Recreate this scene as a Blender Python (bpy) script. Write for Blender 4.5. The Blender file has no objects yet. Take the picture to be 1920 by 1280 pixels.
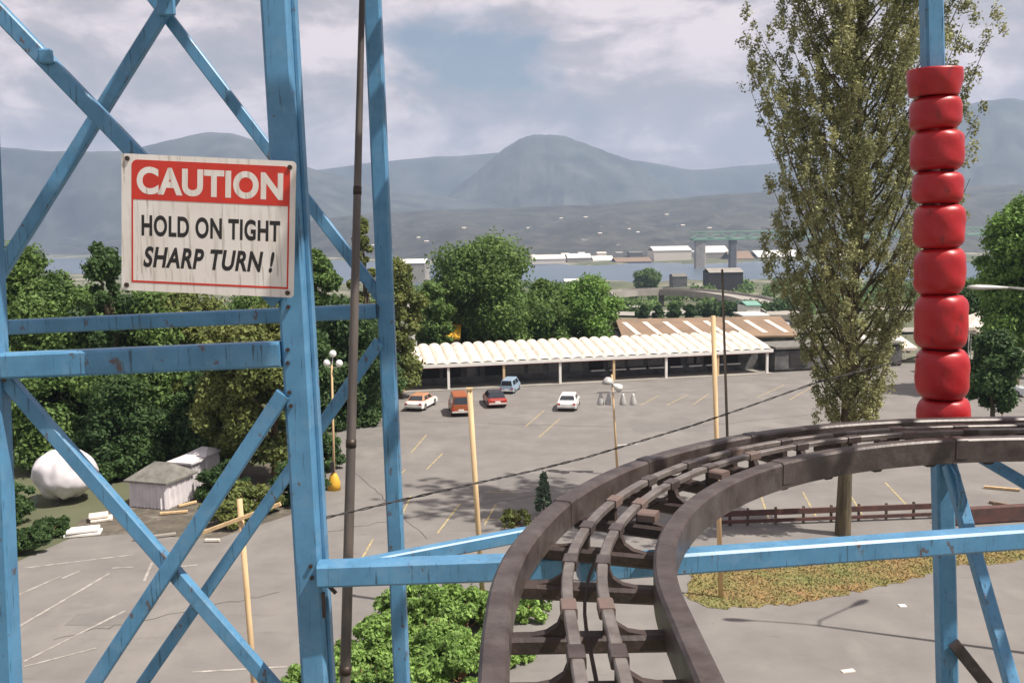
import bpy, math, random
import numpy as np
from mathutils import Vector, Matrix, noise as mnoise
R_=math.radians
sc=bpy.context.scene
# ------------------------------------------------------------ camera
F=1700.; HY=448.; H=16.0; ROLL=R_(1.0)
pit=math.atan((640-HY)/F)
fw=np.array([0,math.cos(pit),-math.sin(pit)]); r0=np.array([1.,0,0]); u0=np.cross(r0,fw)
CR=math.cos(ROLL)*r0-math.sin(ROLL)*u0; CU=math.cos(ROLL)*u0+math.sin(ROLL)*r0
CP=np.array([0,0,H])
cd=bpy.data.cameras.new('camera'); cam=bpy.data.objects.new('camera',cd); sc.collection.objects.link(cam)
cd.sensor_width=36; cd.lens=36*F/1920; cd.clip_start=0.05; cd.clip_end=60000
cam.matrix_world=Matrix([[CR[0],CU[0],-fw[0],CP[0]],[CR[1],CU[1],-fw[1],CP[1]],[CR[2],CU[2],-fw[2],CP[2]],[0,0,0,1]])
sc.camera=cam
# ------------------------------------------------------------ sun + sky
sunv=Vector((0.93*math.cos(R_(58)),-0.367*math.cos(R_(58)),math.sin(R_(58)))).normalized()
sl=bpy.data.lights.new('sun','SUN'); sl.energy=5.0; sl.angle=R_(0.6); sl.color=(1,0.94,0.86)
so=bpy.data.objects.new('sun',sl); sc.collection.objects.link(so)
so.rotation_euler=sunv.to_track_quat('Z','Y').to_euler(); so.location=(0,0,60)
sc.view_settings.view_transform='Standard'; sc.view_settings.look='None'
sc.view_settings.exposure=0.56; sc.view_settings.gamma=1
W=bpy.data.worlds.new("World"); sc.world=W; W.use_nodes=True
nt=W.node_tree; N=nt.nodes; L=nt.links; N.clear()
def nn(t,nt_=None,**k):
    n=(nt_ or nt).nodes.new(t)
    for a,b in k.items(): setattr(n,a,b)
    return n
out=nn('ShaderNodeOutputWorld'); bg=nn('ShaderNodeBackground'); bgc=nn('ShaderNodeBackground'); mx=nn('ShaderNodeMixShader')
sky=nn('ShaderNodeTexSky',sky_type='NISHITA',sun_disc=False); sky.sun_elevation=R_(58); sky.sun_rotation=math.atan2(sunv.x,sunv.y)
sky.air_density=1.2; sky.dust_density=3.5
L.new(sky.outputs[0],bg.inputs[0]); bg.inputs[1].default_value=0.075
tc=nn('ShaderNodeTexCoord'); sep=nn('ShaderNodeSeparateXYZ'); L.new(tc.outputs['Generated'],sep.inputs[0])
def mth(op,a,b=None,c=None):
    n=nn('ShaderNodeMath',operation=op)
    for i,v in enumerate((a,b,c)):
        if v is None: continue
        if isinstance(v,(int,float)): n.inputs[i].default_value=v
        else: L.new(v,n.inputs[i])
    return n.outputs[0]
zz=mth('ADD',mth('MAXIMUM',sep.outputs[2],0.0),0.17)
px=mth('DIVIDE',sep.outputs[0],zz); py=mth('DIVIDE',sep.outputs[1],zz)
cmb=nn('ShaderNodeCombineXYZ'); L.new(sep.outputs[0],cmb.inputs[0]); L.new(sep.outputs[1],cmb.inputs[1]); L.new(mth('MULTIPLY',sep.outputs[2],2.1),cmb.inputs[2])
def noise(vec,scale,det,rough,w=None,dist=0.0):
    n=nn('ShaderNodeTexNoise'); n.inputs['Scale'].default_value=scale; n.inputs['Detail'].default_value=det; n.inputs['Roughness'].default_value=rough; n.inputs['Distortion'].default_value=dist
    mp=nn('ShaderNodeMapping'); mp.inputs['Location'].default_value=w or (0,0,0); L.new(vec,mp.inputs[0]); L.new(mp.outputs[0],n.inputs['Vector']); return n.outputs['Fac']
n1=noise(cmb.outputs[0],4.2,9,0.55,(3.1,1.7,0),0.1)
n2=noise(cmb.outputs[0],7.0,10,0.60,(8.3,4.4,2.6),0.3)
# the blue gap high ahead: cover thins around one direction of the sky
gd=nn('ShaderNodeVectorMath',operation='DOT_PRODUCT'); L.new(tc.outputs['Generated'],gd.inputs[0])
gv=Vector((-0.08,1,0.30)).normalized(); gd.inputs[1].default_value=gv
gap=nn('ShaderNodeMapRange'); gap.inputs[1].default_value=0.972; gap.inputs[2].default_value=1.0; gap.inputs[3].default_value=0; gap.inputs[4].default_value=0.17; L.new(gd.outputs['Value'],gap.inputs[0])
cov=nn('ShaderNodeMapRange'); cov.inputs[1].default_value=0.24; cov.inputs[2].default_value=0.36
L.new(mth('SUBTRACT',n1,gap.outputs[0]),cov.inputs[0])
cr=nn('ShaderNodeValToRGB'); e=cr.color_ramp.elements
e[0].position=0.41; e[0].color=(0.41,0.385,0.395,1); e[1].position=0.60; e[1].color=(0.92,0.78,0.77,1)
m=cr.color_ramp.elements.new(0.49); m.color=(0.54,0.475,0.48,1)
L.new(n2,cr.inputs[0]); L.new(cr.outputs[0],bgc.inputs[0]); bgc.inputs[1].default_value=0.80
L.new(mth('MULTIPLY',cov.outputs[0],0.93),mx.inputs[0]); L.new(bg.outputs[0],mx.inputs[1]); L.new(bgc.outputs[0],mx.inputs[2]); L.new(mx.outputs[0],out.inputs[0])

# ------------------------------------------------------------ helpers
def ray(x,y): return fw+CR*(x-960)/F+CU*(640-y)/F
def onz(x,y,z=0.0): d=ray(x,y); return CP+d*((z-H)/d[2])
def aty(x,y,Y): d=ray(x,y); return CP+d*(Y/d[1])
def zof(x,y,D): return aty(x,y,D)[2]
col=sc.collection
def lin(c): return c
def mat(name,color,rough=0.8,var=0.25,scale=3.0,metal=0.0,bump=0.0,c2=None,spec=0.5,island=0.0,det=6,stretch=None,lo=0.35,hi=0.65):
    m=bpy.data.materials.new(name); m.use_nodes=True; t=m.node_tree; b=t.nodes['Principled BSDF']
    tcn=nn('ShaderNodeTexCoord',t); no=nn('ShaderNodeTexNoise',t); no.inputs['Scale'].default_value=scale; no.inputs['Detail'].default_value=det; no.inputs['Roughness'].default_value=0.62
    vec=tcn.outputs['Object']
    if stretch:
        mp=nn('ShaderNodeMapping',t); mp.inputs['Scale'].default_value=stretch; t.links.new(vec,mp.inputs[0]); vec=mp.outputs[0]
    t.links.new(vec,no.inputs['Vector'])
    rp=nn('ShaderNodeValToRGB',t); rp.color_ramp.elements[0].position=lo; rp.color_ramp.elements[1].position=hi
    c2=c2 or tuple(x*(1-var) for x in color)
    rp.color_ramp.elements[0].color=(*c2,1); rp.color_ramp.elements[1].color=(*color,1)
    t.links.new(no.outputs['Fac'],rp.inputs[0]); o=rp.outputs[0]
    if island:
        g=nn('ShaderNodeNewGeometry',t); hs=nn('ShaderNodeHueSaturation',t)
        mr=nn('ShaderNodeMapRange',t); mr.inputs[3].default_value=1-island; mr.inputs[4].default_value=1+island
        t.links.new(g.outputs['Random Per Island'],mr.inputs[0]); t.links.new(mr.outputs[0],hs.inputs['Value']); t.links.new(o,hs.inputs['Color']); o=hs.outputs[0]
    t.links.new(o,b.inputs['Base Color']); b.inputs['Roughness'].default_value=rough; b.inputs['Metallic'].default_value=metal
    b.inputs['Specular IOR Level'].default_value=spec
    if bump:
        bp=nn('ShaderNodeBump',t); bp.inputs['Strength'].default_value=bump; bp.inputs['Distance'].default_value=0.02
        n3=nn('ShaderNodeTexNoise',t); n3.inputs['Scale'].default_value=scale*6; n3.inputs['Detail'].default_value=4; t.links.new(tcn.outputs['Object'],n3.inputs['Vector'])
        t.links.new(n3.outputs['Fac'],bp.inputs['Height']); t.links.new(bp.outputs[0],b.inputs['Normal'])
    return m
def overlay(m,color,scale,lo,hi,stretch=None,det=5,strength=1.0,loc=(0,0,0),tex='NOISE'):
    """a second layer (stains, rust, drips) over a material's colour"""
    t=m.node_tree; b=t.nodes['Principled BSDF']; src=b.inputs['Base Color'].links[0].from_socket
    tcn=nn('ShaderNodeTexCoord',t); mp=nn('ShaderNodeMapping',t); mp.inputs['Scale'].default_value=stretch or (1,1,1); mp.inputs['Location'].default_value=loc
    t.links.new(tcn.outputs['Object'],mp.inputs[0]); no=nn('ShaderNodeTexNoise',t); no.inputs['Scale'].default_value=scale; no.inputs['Detail'].default_value=det; no.inputs['Roughness'].default_value=0.65
    t.links.new(mp.outputs[0],no.inputs['Vector'])
    mr=nn('ShaderNodeMapRange',t); mr.inputs[1].default_value=lo; mr.inputs[2].default_value=hi; mr.inputs[4].default_value=strength; t.links.new(no.outputs['Fac'],mr.inputs[0])
    mi=nn('ShaderNodeMix',t,data_type='RGBA'); t.links.new(mr.outputs[0],mi.inputs[0]); t.links.new(src,mi.inputs[6]); mi.inputs[7].default_value=(*color,1)
    t.links.new(mi.outputs[2],b.inputs['Base Color']); return m
def leafmat(name,c,c2,island=0.35,trans=0.35):
    m=mat(name,c,0.6,scale=0.35,c2=c2,island=island,spec=0.25)
    t=m.node_tree; b=t.nodes['Principled BSDF']; o=t.nodes['Material Output']
    tr=nn('ShaderNodeBsdfTranslucent',t); ms=nn('ShaderNodeMixShader',t); ms.inputs[0].default_value=trans
    t.links.new(b.inputs['Base Color'].links[0].from_socket,tr.inputs[0]); t.links.new(b.outputs[0],ms.inputs[1]); t.links.new(tr.outputs[0],ms.inputs[2]); t.links.new(ms.outputs[0],o.inputs[0])
    return m
M={}
M['blue']=mat('blue_paint',(0.09,0.25,0.42),0.42,scale=5,var=0.22)
overlay(M['blue'],(0.03,0.06,0.085),9,0.585,0.66,(6,6,0.35),strength=0.8)
overlay(M['blue'],(0.14,0.27,0.40),7,0.52,0.62,(1,1,1),strength=0.45,loc=(2,5,1))
overlay(M['blue'],(0.10,0.055,0.035),14,0.635,0.67,(1,1,0.6),strength=0.8,loc=(3,1,2))
overlay(M['blue'],(0.16,0.38,0.60),1.6,0.5,0.75,strength=0.35,loc=(7,1,2))
M['rail']=mat('rail_steel',(0.085,0.066,0.060),0.45,scale=6,var=0.4,c2=(0.045,0.031,0.028),metal=0.15,bump=0.15)
overlay(M['rail'],(0.125,0.108,0.10),3.5,0.52,0.7,strength=0.6)
M['rail2']=mat('guide_steel',(0.20,0.175,0.16),0.42,scale=7,c2=(0.10,0.08,0.07),metal=0.2)
M['tie']=mat('tie_steel',(0.065,0.043,0.037),0.65,scale=6,c2=(0.03,0.02,0.019),bump=0.2)
M['tiewood']=mat('worn_steel',(0.13,0.095,0.08),0.7,scale=9,c2=(0.15,0.10,0.085))
M['red']=mat('red_vinyl',(0.43,0.010,0.014),0.4,scale=4,c2=(0.34,0.008,0.012),spec=0.5,bump=0.1)
overlay(M['red'],(0.48,0.04,0.035),9,0.6,0.66,(1,1,2.5),strength=0.3)
overlay(M['red'],(0.12,0.01,0.012),11,0.60,0.66,(1,1,.4),strength=0.6,loc=(4,4,1))
M['pole']=mat('dark_pipe',(0.15,0.125,0.11),0.5,scale=4,c2=(0.055,0.045,0.042),metal=0.3,stretch=(1,1,0.15))
M['cable']=mat('cable',(0.035,0.03,0.03),0.7)
M['signwhite']=mat('sign_white',(0.74,0.70,0.66),0.5,scale=3,c2=(0.66,0.60,0.55))
overlay(M['signwhite'],(0.38,0.33,0.27),16,0.53,0.66,(2.2,2.2,0.13),strength=0.6)
overlay(M['signwhite'],(0.25,0.20,0.15),30,0.60,0.66,(1.5,1.5,0.12),strength=0.6,loc=(1,0,4))
M['signred']=mat('sign_red',(0.58,0.035,0.018),0.45,scale=5,c2=(0.46,0.03,0.018))
M['black']=mat('black_paint',(0.018,0.016,0.016),0.5)
M['bolt']=mat('bolt_steel',(0.07,0.05,0.04),0.5,metal=0.5)
M['asphalt']=mat('asphalt',(0.212,0.196,0.18),0.92,scale=0.35,c2=(0.17,0.157,0.146),bump=0.5,det=10,spec=0.25)
overlay(M['asphalt'],(0.12,0.105,0.095),0.9,0.6,0.75,(0.25,1.6,1),strength=0.55,det=8)
overlay(M['asphalt'],(0.27,0.25,0.225),0.22,0.55,0.72,(1,0.6,1),strength=0.55,det=9,loc=(40,3,0))
overlay(M['asphalt'],(0.07,0.06,0.055),3.0,0.71,0.74,strength=0.5,det=3,loc=(9,3,0))
M['patch']=mat('asphalt_patch',(0.175,0.163,0.15),0.9,scale=1.5,c2=(0.15,0.14,0.13))
M['seam']=mat('tar_seam',(0.09,0.083,0.077),0.8,scale=1.5)
M['soil']=mat('soil',(0.13,0.115,0.06),0.95,scale=0.5,c2=(0.05,0.06,0.025),det=8)
M['yline']=mat('yellow_line',(0.46,0.36,0.15),0.85,scale=2.2,c2=(0.26,0.22,0.16),lo=0.4,hi=0.6)
M['wline']=mat('white_line',(0.42,0.39,0.35),0.85,scale=2.0,c2=(0.25,0.225,0.20),lo=0.42,hi=0.62)
M['drygrass']=mat('dry_grass',(0.29,0.18,0.07),0.95,scale=0.4,c2=(0.18,0.19,0.06),det=8)
overlay(M['drygrass'],(0.29,0.14,0.07),0.45,0.5,0.62,strength=0.5,loc=(4,9,0))
M['blade']=mat('grass_blade',(0.26,0.19,0.085),0.9,scale=0.4,c2=(0.19,0.20,0.07),island=0.2)
M['ochre']=mat('pale_timber',(0.66,0.47,0.26),0.7,scale=5,c2=(0.50,0.34,0.18),stretch=(1,1,0.1))
M['wood']=mat('dark_timber',(0.17,0.14,0.10),0.9,scale=4,c2=(0.05,0.04,0.03),stretch=(1,1,0.1))
M['rust']=mat('rusty_rail',(0.12,0.05,0.04),0.8,scale=2,c2=(0.06,0.035,0.03))
M['white']=mat('white_paint',(0.80,0.77,0.72),0.5,scale=1.5,var=0.12)
M['cream']=mat('cream_roof',(0.78,0.70,0.61),0.6,scale=0.8,c2=(0.64,0.56,0.47))
overlay(M['cream'],(0.33,0.30,0.26),2.5,0.55,0.68,(1,.35,1),strength=.6)
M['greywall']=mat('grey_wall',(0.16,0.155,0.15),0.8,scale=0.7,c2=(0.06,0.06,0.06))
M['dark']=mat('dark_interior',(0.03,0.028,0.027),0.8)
M['glass']=mat('dark_glass',(0.03,0.035,0.04),0.08,spec=0.8)
M['canvas']=mat('white_tarp',(0.72,0.68,0.68),0.6,scale=1.0,c2=(0.58,0.54,0.55))
overlay(M['canvas'],(0.42,0.40,0.39),2.2,0.58,0.70,(1,1,.4),strength=.5)
M['greyroof']=mat('grey_roof',(0.20,0.19,0.165),0.9,scale=2,c2=(0.12,0.115,0.10))
M['brownroof']=mat('brown_roof',(0.27,0.18,0.115),0.85,scale=0.3,c2=(0.18,0.125,0.085))
M['concrete']=mat('concrete',(0.36,0.33,0.29),0.9,scale=0.1,c2=(0.24,0.22,0.19))
M['yellow']=mat('yellow_paint',(0.75,0.42,0.04),0.6,scale=3)
M['green']=mat('bridge_green',(0.20,0.34,0.24),0.6,scale=0.05)
M['teal']=mat('teal_roof',(0.22,0.42,0.34),0.7,scale=0.2)
M['grey']=mat('lamp_grey',(0.55,0.53,0.50),0.45,scale=2,metal=0.2)
M['globe']=mat('lamp_globe',(0.85,0.83,0.78),0.25,scale=1,var=0.05)
M['tyre']=mat('tyre_rubber',(0.02,0.02,0.02),0.8)
M['rim']=mat('rim_metal',(0.4,0.4,0.4),0.35,metal=0.7)
M['bark']=mat('bark',(0.14,0.11,0.065),0.95,scale=2.5,c2=(0.055,0.045,0.028),stretch=(1,1,0.25),bump=0.8)
M['bark2']=mat('bark_reddish',(0.20,0.115,0.065),0.95,scale=2.5,c2=(0.08,0.055,0.035),stretch=(1,1,0.25))
M['lf_mid']=leafmat('leaf_mid',(0.17,0.26,0.07),(0.075,0.135,0.036))
M['lf_dark']=leafmat('leaf_dark',(0.085,0.145,0.045),(0.04,0.08,0.027))
M['lf_olive']=leafmat('leaf_olive',(0.235,0.255,0.075),(0.11,0.145,0.042))
M['lf_bright']=leafmat('leaf_bright',(0.20,0.33,0.075),(0.11,0.20,0.045))
M['lf_pop']=leafmat('leaf_poplar',(0.38,0.37,0.17),(0.20,0.215,0.10),island=0.45,trans=0.3)
M['lf_shrub']=leafmat('leaf_shrub',(0.31,0.46,0.12),(0.13,0.23,0.055),island=0.45)
M['twig']=mat('dry_stem',(0.30,0.17,0.08),0.9)

def obj(name,verts,faces,m,parent=None,smooth=False,world=True):
    """one mesh object; verts are world coordinates, moved under the parent's origin"""
    me=bpy.data.meshes.new(name)
    v=np.array(verts,dtype=float).reshape(-1,3)
    if parent is not None and world: v=v-np.array(parent.location)
    me.from_pydata(v.tolist(),[],[tuple(int(i) for i in f) for f in faces]); me.update()
    ms=m if isinstance(m,(list,tuple)) else [m]
    for q in ms: me.materials.append(q)
    if smooth: me.polygons.foreach_set('use_smooth',[True]*len(me.polygons))
    o=bpy.data.objects.new(name,me); col.objects.link(o)
    if parent is not None: o.parent=parent
    return o
def tag(o,label=None,cat=None,group=None,kind=None):
    if label: o['label']=label
    if cat: o['category']=cat
    if group: o['group']=group
    if kind: o['kind']=kind
    return o
def thing(name,loc,label,cat,group=None,rz=0.0):
    o=bpy.data.objects.new(name,None); col.objects.link(o); o.location=tuple(float(v) for v in loc); o.rotation_euler=(0,0,rz); o.empty_display_size=0.2
    return tag(o,label,cat,group)
def copy_tree(o,parent=None):
    c=o.copy(); col.objects.link(c)
    if parent is not None: c.parent=parent
    for ch in list(o.children): copy_tree(ch,c)
    return c
class MB:
    def __init__(s): s.v=[]; s.f=[]
    def add(s,v,f):
        b=len(s.v); s.v+= [tuple(map(float,q)) for q in v]; s.f+=[tuple(i+b for i in q) for q in f]; return s
    def box(s,c,size,rz=0.0,bev=0.0):
        hx,hy,hz=[q/2 for q in size]; cs,sn=math.cos(rz),math.sin(rz)
        pts=[]
        if bev<=0:
            for z in (-hz,hz):
                for x,y in ((-hx,-hy),(hx,-hy),(hx,hy),(-hx,hy)): pts.append((x,y,z))
            fs=[(3,2,1,0),(4,5,6,7),(0,1,5,4),(1,2,6,5),(2,3,7,6),(3,0,4,7)]
        else:
            b=bev
            rings=[(-hz,b),(-hz+b,0),(hz-b,0),(hz,b)]
            for z,i in rings:
                for x,y in ((-hx+b,-hy+i),(hx-b,-hy+i),(hx-i,-hy+b),(hx-i,hy-b),(hx-b,hy-i),(-hx+b,hy-i),(-hx+i,hy-b),(-hx+i,-hy+b)): pts.append((x,y,z))
            fs=[tuple(range(7,-1,-1)),tuple(range(24,32))]
            for r in range(3):
                for k in range(8): fs.append((r*8+k,r*8+(k+1)%8,r*8+8+(k+1)%8,r*8+8+k))
        s.add([(c[0]+x*cs-y*sn,c[1]+x*sn+y*cs,c[2]+z) for x,y,z in pts],fs); return s
    def beam(s,p0,p1,w,h,up=(0,0,1),bev=0.12):
        p0=np.array(p0,float); p1=np.array(p1,float); d=p1-p0; ln=np.linalg.norm(d); d/=ln
        up=np.array(up,float); sd=np.cross(d,up)
        if np.linalg.norm(sd)<1e-4: sd=np.array([1.,0,0])
        sd/=np.linalg.norm(sd); u=np.cross(sd,d)
        b=min(w,h)*bev
        ring=[(-w/2+b,-h/2),(w/2-b,-h/2),(w/2,-h/2+b),(w/2,h/2-b),(w/2-b,h/2),(-w/2+b,h/2),(-w/2,h/2-b),(-w/2,-h/2+b)]
        v=[p+sd*a+u*c for p in (p0,p1) for a,c in ring]
        fs=[tuple(range(7,-1,-1)),tuple(range(8,16))]+[(k,(k+1)%8,8+(k+1)%8,8+k) for k in range(8)]
        return s.add(v,fs)
    def tube(s,pts,rad,n=10,cap=True):
        pts=[np.array(p,float) for p in pts]; rad=rad if isinstance(rad,(list,tuple)) else [rad]*len(pts)
        v=[];ref=None
        for i,p in enumerate(pts):
            d=pts[min(i+1,len(pts)-1)]-pts[max(i-1,0)]; d/=np.linalg.norm(d)+1e-9
            if ref is None: ref=np.array([1.,0,0]) if abs(d[0])<0.8 else np.array([0,1.,0])
            a=np.cross(d,ref); a/=np.linalg.norm(a)+1e-9; b=np.cross(d,a); ref=np.cross(a,d)*1.0
            ref=-b*-1 if False else ref
            for k in range(n):
                t=2*math.pi*k/n; v.append(p+(a*math.cos(t)+b*math.sin(t))*rad[i])
        f=[]
        for i in range(len(pts)-1):
            for k in range(n): f.append((i*n+k,i*n+(k+1)%n,(i+1)*n+(k+1)%n,(i+1)*n+k))
        if cap: f+=[tuple(range(n-1,-1,-1)),tuple(range((len(pts)-1)*n,len(pts)*n))]
        return s.add(v,f)
    def lathe(s,c,prof,n=24):
        v=[];f=[]
        for r,z in prof:
            for k in range(n): t=2*math.pi*k/n; v.append((c[0]+r*math.cos(t),c[1]+r*math.sin(t),c[2]+z))
        for i in range(len(prof)-1):
            for k in range(n): f.append((i*n+k,i*n+(k+1)%n,(i+1)*n+(k+1)%n,(i+1)*n+k))
        f+=[tuple(range(n-1,-1,-1)),tuple(range((len(prof)-1)*n,len(prof)*n))]
        return s.add(v,f)
    def build(s,name,m,parent=None,smooth=False,world=True): return obj(name,s.v,s.f,m,parent,smooth,world)

# ============================================================ GROUND, WATER, HILLS
def az_of(x): return math.degrees(math.atan2(x-960,F))
def farshore(az):  # far bank of the inlet
    return 1400+ max(0,-az-4)*95 + 60*math.sin(az*0.9)
def nearshore(az): return 850+max(0,-az-8)*40+30*math.sin(az*1.3)
def gz(D,az):
    if D<125: z=0.0
    elif D<nearshore(az): z=-24.6*((D-125)/(nearshore(az)-125))**0.62
    elif D<farshore(az): z=-27.5
    else: z=-24.0+(D-farshore(az))*0.012
    return z
radii=[0]+list(np.linspace(6,125,18))+list(np.geomspace(130,800,26))+list(np.linspace(815,3600,90))+list(np.geomspace(3700,7000,12))
azs=list(np.arange(-180,-52,6))+list(np.arange(-50,50.1,1.0))+list(np.arange(56,180,6))
v=[];f=[]
for r in radii:
    for a in azs:
        rr=max(r,0.01); v.append((rr*math.sin(R_(a)),rr*math.cos(R_(a)),gz(rr,a)+(0 if rr<130 else random.Random(int(rr*7+a*13)).uniform(-.25,.25))))
na=len(azs)
for i in range(len(radii)-1):
    for k in range(na): f.append((i*na+k,i*na+(k+1)%na,(i+1)*na+(k+1)%na,(i+1)*na+k))
M['land']=mat('land',(0.13,0.125,0.075),0.95,scale=0.02,c2=(0.055,0.075,0.03),det=10)
overlay(M['land'],(0.30,0.27,0.22),0.012,0.52,0.6,(1,0.5,1),strength=0.8,det=9,loc=(5,0,0))
g=obj('ground',v,f,M['land']); tag(g,kind='structure')
M['sea']=mat('sea',(0.09,0.13,0.17),0.32,scale=0.02,c2=(0.07,0.10,0.14),spec=0.5,bump=0.6)
w=obj('water',[(-4900,300,-25),(4900,300,-25),(4900,4900,-25),(-4900,4900,-25)],[(0,1,2,3)],M['sea']); tag(w,kind='structure')

M['mtn']=mat('mountain',(0.075,0.085,0.07),0.95,scale=0.006,c2=(0.02,0.028,0.027),det=10)
M['hill']=mat('hillside',(0.07,0.07,0.055),0.95,scale=0.014,c2=(0.018,0.022,0.021),det=12)
overlay(M['hill'],(0.30,0.28,0.25),0.05,0.62,0.70,(1,0.6,1),strength=0.5,det=6)
def ridge(name,prof,D,Db,m,seed,rough=0.05,cols=240,rows=40):
    rng=np.random.default_rng(seed); xs=np.array([p[0] for p in prof],float); ys=np.array([p[1] for p in prof],float)
    X=np.linspace(xs[0],xs[-1],cols); Y=np.interp(X,xs,ys)
    # soften corners, add small skyline roughness
    k=np.ones(5)/5; Yp=np.concatenate([np.full(2,Y[0]),Y,np.full(2,Y[-1])]); Y=np.convolve(Yp,k,'valid')
    n=np.zeros(cols)
    for fr,am in ((0.11,1),(0.27,.6),(0.6,.4),(1.3,.25)): n+=am*np.sin(np.arange(cols)*fr+rng.uniform(0,6))
    ph=[(rng.uniform(0.15,0.9),rng.uniform(-9,9),rng.uniform(0,6),rng.uniform(.3,1)) for _ in range(14)]
    v=[];f=[]
    for j in range(rows):
        t=j/(rows-1)*1.35
        for i in range(cols):
            dd=Db if not callable(Db) else Db(az_of(X[i]))
            DR=max(D,dd+500)
            top=zof(X[i],Y[i],DR)+n[i]*DR*0.0007
            dist=dd+(DR-dd)*t
            if t<=1: h=(t**0.9)*(0.55+0.45*t)
            else: h=1-(t-1)*1.8
            nv=0.55*rough/0.05*(mnoise.fractal(Vector((X[i]*0.011+seed,t*3.2,seed*.7)),0.9,2.1,6)*.34)*min(t*2,1)*(1-min(t,1))**.7
            d=ray(X[i],448); p=CP+d*(dist/d[1])
            v.append((p[0],p[1],-26+(top+26)*max(h+nv,-0.05)))
    for j in range(rows-1):
        for i in range(cols-1): a=j*cols+i; f.append((a,a+1,a+1+cols,a+cols))
    o=obj(name,v,f,m,smooth=True); tag(o,kind='structure'); return o
ridge('mountain',[(-600,330),(300,330),(500,328),(640,312),(720,300),(800,293),(870,292),(940,286),(1050,290),(1200,301),(1300,318),(1390,308),(1500,300),(1620,285),(1750,292),(2500,310)],5600,4900,M['mtn'],3)
ridge('mountain',[(700,452),(780,402),(830,375),(870,343),(920,300),(955,270),(985,256),(1015,251),(1055,253),(1100,266),(1140,284),(1180,298),(1220,325),(1270,366),(1330,402),(1400,440)],4700,3700,M['mtn'],8)
ridge('mountain',[(-700,300),(-300,288),(0,274),(120,283),(240,280),(300,268),(400,246),(450,248),(520,280),(580,312),(640,325),(700,345),(760,358),(860,372),(960,384),(1100,402),(1250,440)],4300,lambda a:max(farshore(a)+300,3000),M['mtn'],5)
ridge('mountain',[(1250,440),(1350,395),(1480,330),(1600,270),(1720,215),(1820,189),(1880,183),(1950,193),(2300,225),(2700,300)],4300,3200,M['mtn'],12)
ridge('hill',[(-700,445),(0,436),(300,428),(560,415),(700,398),(850,391),(960,387),(1080,386),(1180,378),(1290,370),(1390,362),(1600,350),(1800,346),(2500,350)],2800,lambda a:farshore(a)+120,M['hill'],21,rough=0.08)

# ============================================================ PARKING LOT
def poly(name,pts,z,m,kind='structure',sub=0):
    return tag(obj(name,[(p[0],p[1],z) for p in pts],[tuple(range(len(pts)))],m),kind=kind)
G=lambda x,y,z=0: onz(x,y,z)[:2]
lot=[(70,3),(90,60),(90,112),(46,110),(-11,98.5),(-13,95),G(640,790),G(608,880),G(545,965),G(400,1012),G(240,1000),G(130,1010),G(20,1058),(-34,43),(-40,3)]
poly('parking_lot',[(x,y) for x,y in lot],0.012,M['asphalt'])
M['yard']=mat('yard_gravel',(0.13,0.11,0.085),0.95,scale=1.2,c2=(0.075,0.065,0.048),det=9)
overlay(M['yard'],(0.24,0.21,0.17),0.6,0.55,0.66,strength=.6)
poly('yard',[G(*q) for q in [(130,1012),(240,1002),(400,1014),(545,967),(606,882),(520,868),(400,880),(330,905),(215,950),(150,975)]],0.008,M['yard'])
# painted bay lines
def strip(mb,a,b,w,z=0.024):
    a=np.array([*a[:2],z]);b=np.array([*b[:2],z]); d=b-a; L_=np.linalg.norm(d); d/=L_; s=np.array([-d[1],d[0],0])*w/2
    mb.add([a-s,b-s,b+s,a+s],[(0,1,2,3)])
mb=MB()
for a,b in [((820,1000),(862,945)),((908,985),(930,945)),((905,923),(965,923)),((905,975),(985,970)),((770,930),(745,985)),
            ((745,895),(760,880)),((800,880),(830,850)),((1425,925),(1443,978)),((1505,922),(1533,974)),((1592,925),(1620,970)),((1660,905),(1718,966)),
            ((770,850),(800,815)),((905,760),(960,759)),((815,757),(840,757)),((1200,760),(1235,742)),((1250,760),(1290,740)),((1300,758),(1330,738)),((860,1010),(985,995)),
            ((985,800),(1020,770)),((1010,820),(1050,785)),((1420,745),(1470,722)),((1480,750),(1525,724)),((660,1080),(700,1010))]:
    strip(mb,G(*a),G(*b),0.11)
o=mb.build('bay_lines',M['yline']); tag(o,kind='structure')
mb=MB()
for a,b in [((35,1175),(205,1075)),((35,1115),(115,1080)),((115,1085),(150,1070)),((45,1065),(250,1040)),((45,1240),(235,1145)),((210,1065),(250,1063)),
            ((340,1062),(370,1059)),((45,1250),(180,1215)),((360,1260),(540,1250)),((270,1090),(285,1055)),((560,1210),(640,1200)),((250,1150),(300,1120))]:
    strip(mb,G(*a),G(*b),0.13)
o=mb.build('road_lines',M['wline']); tag(o,kind='structure')
rs=random.Random(2)
for i,(x,y,w_,d_) in enumerate(((1000,900,5,3),(700,830,4,2.5),(1150,1000,3,2),(200,1160,3,1.5),(1250,800,6,4),(880,1080,3,2))):
    q=onz(x,y); pts=[(q[0]+w_/2*a+rs.uniform(-.15,.15),q[1]+d_/2*b+rs.uniform(-.15,.15)) for a,b in ((-1,-1),(1,-1),(1,1),(-1,1))]
    poly('asphalt_patch',pts,0.018,M['patch'])
mb=MB()
for a,b in (((600,1000),(1000,930)),((1300,800),(1690,760)),((100,1200),(520,1110)),((760,790),(1150,800)),((640,860),(800,1010))):
    p0=np.array(G(*a)); p1=np.array(G(*b)); k_=24; pr=p0
    for j in range(1,k_+1):
        nx=p0+(p1-p0)*j/k_+np.array([rs.gauss(0,.12),rs.gauss(0,.12)]); strip(mb,pr,nx,rs.uniform(.03,.06),.0225); pr=nx
tag(mb.build('tar_seams',M['seam']),kind='structure')
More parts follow.
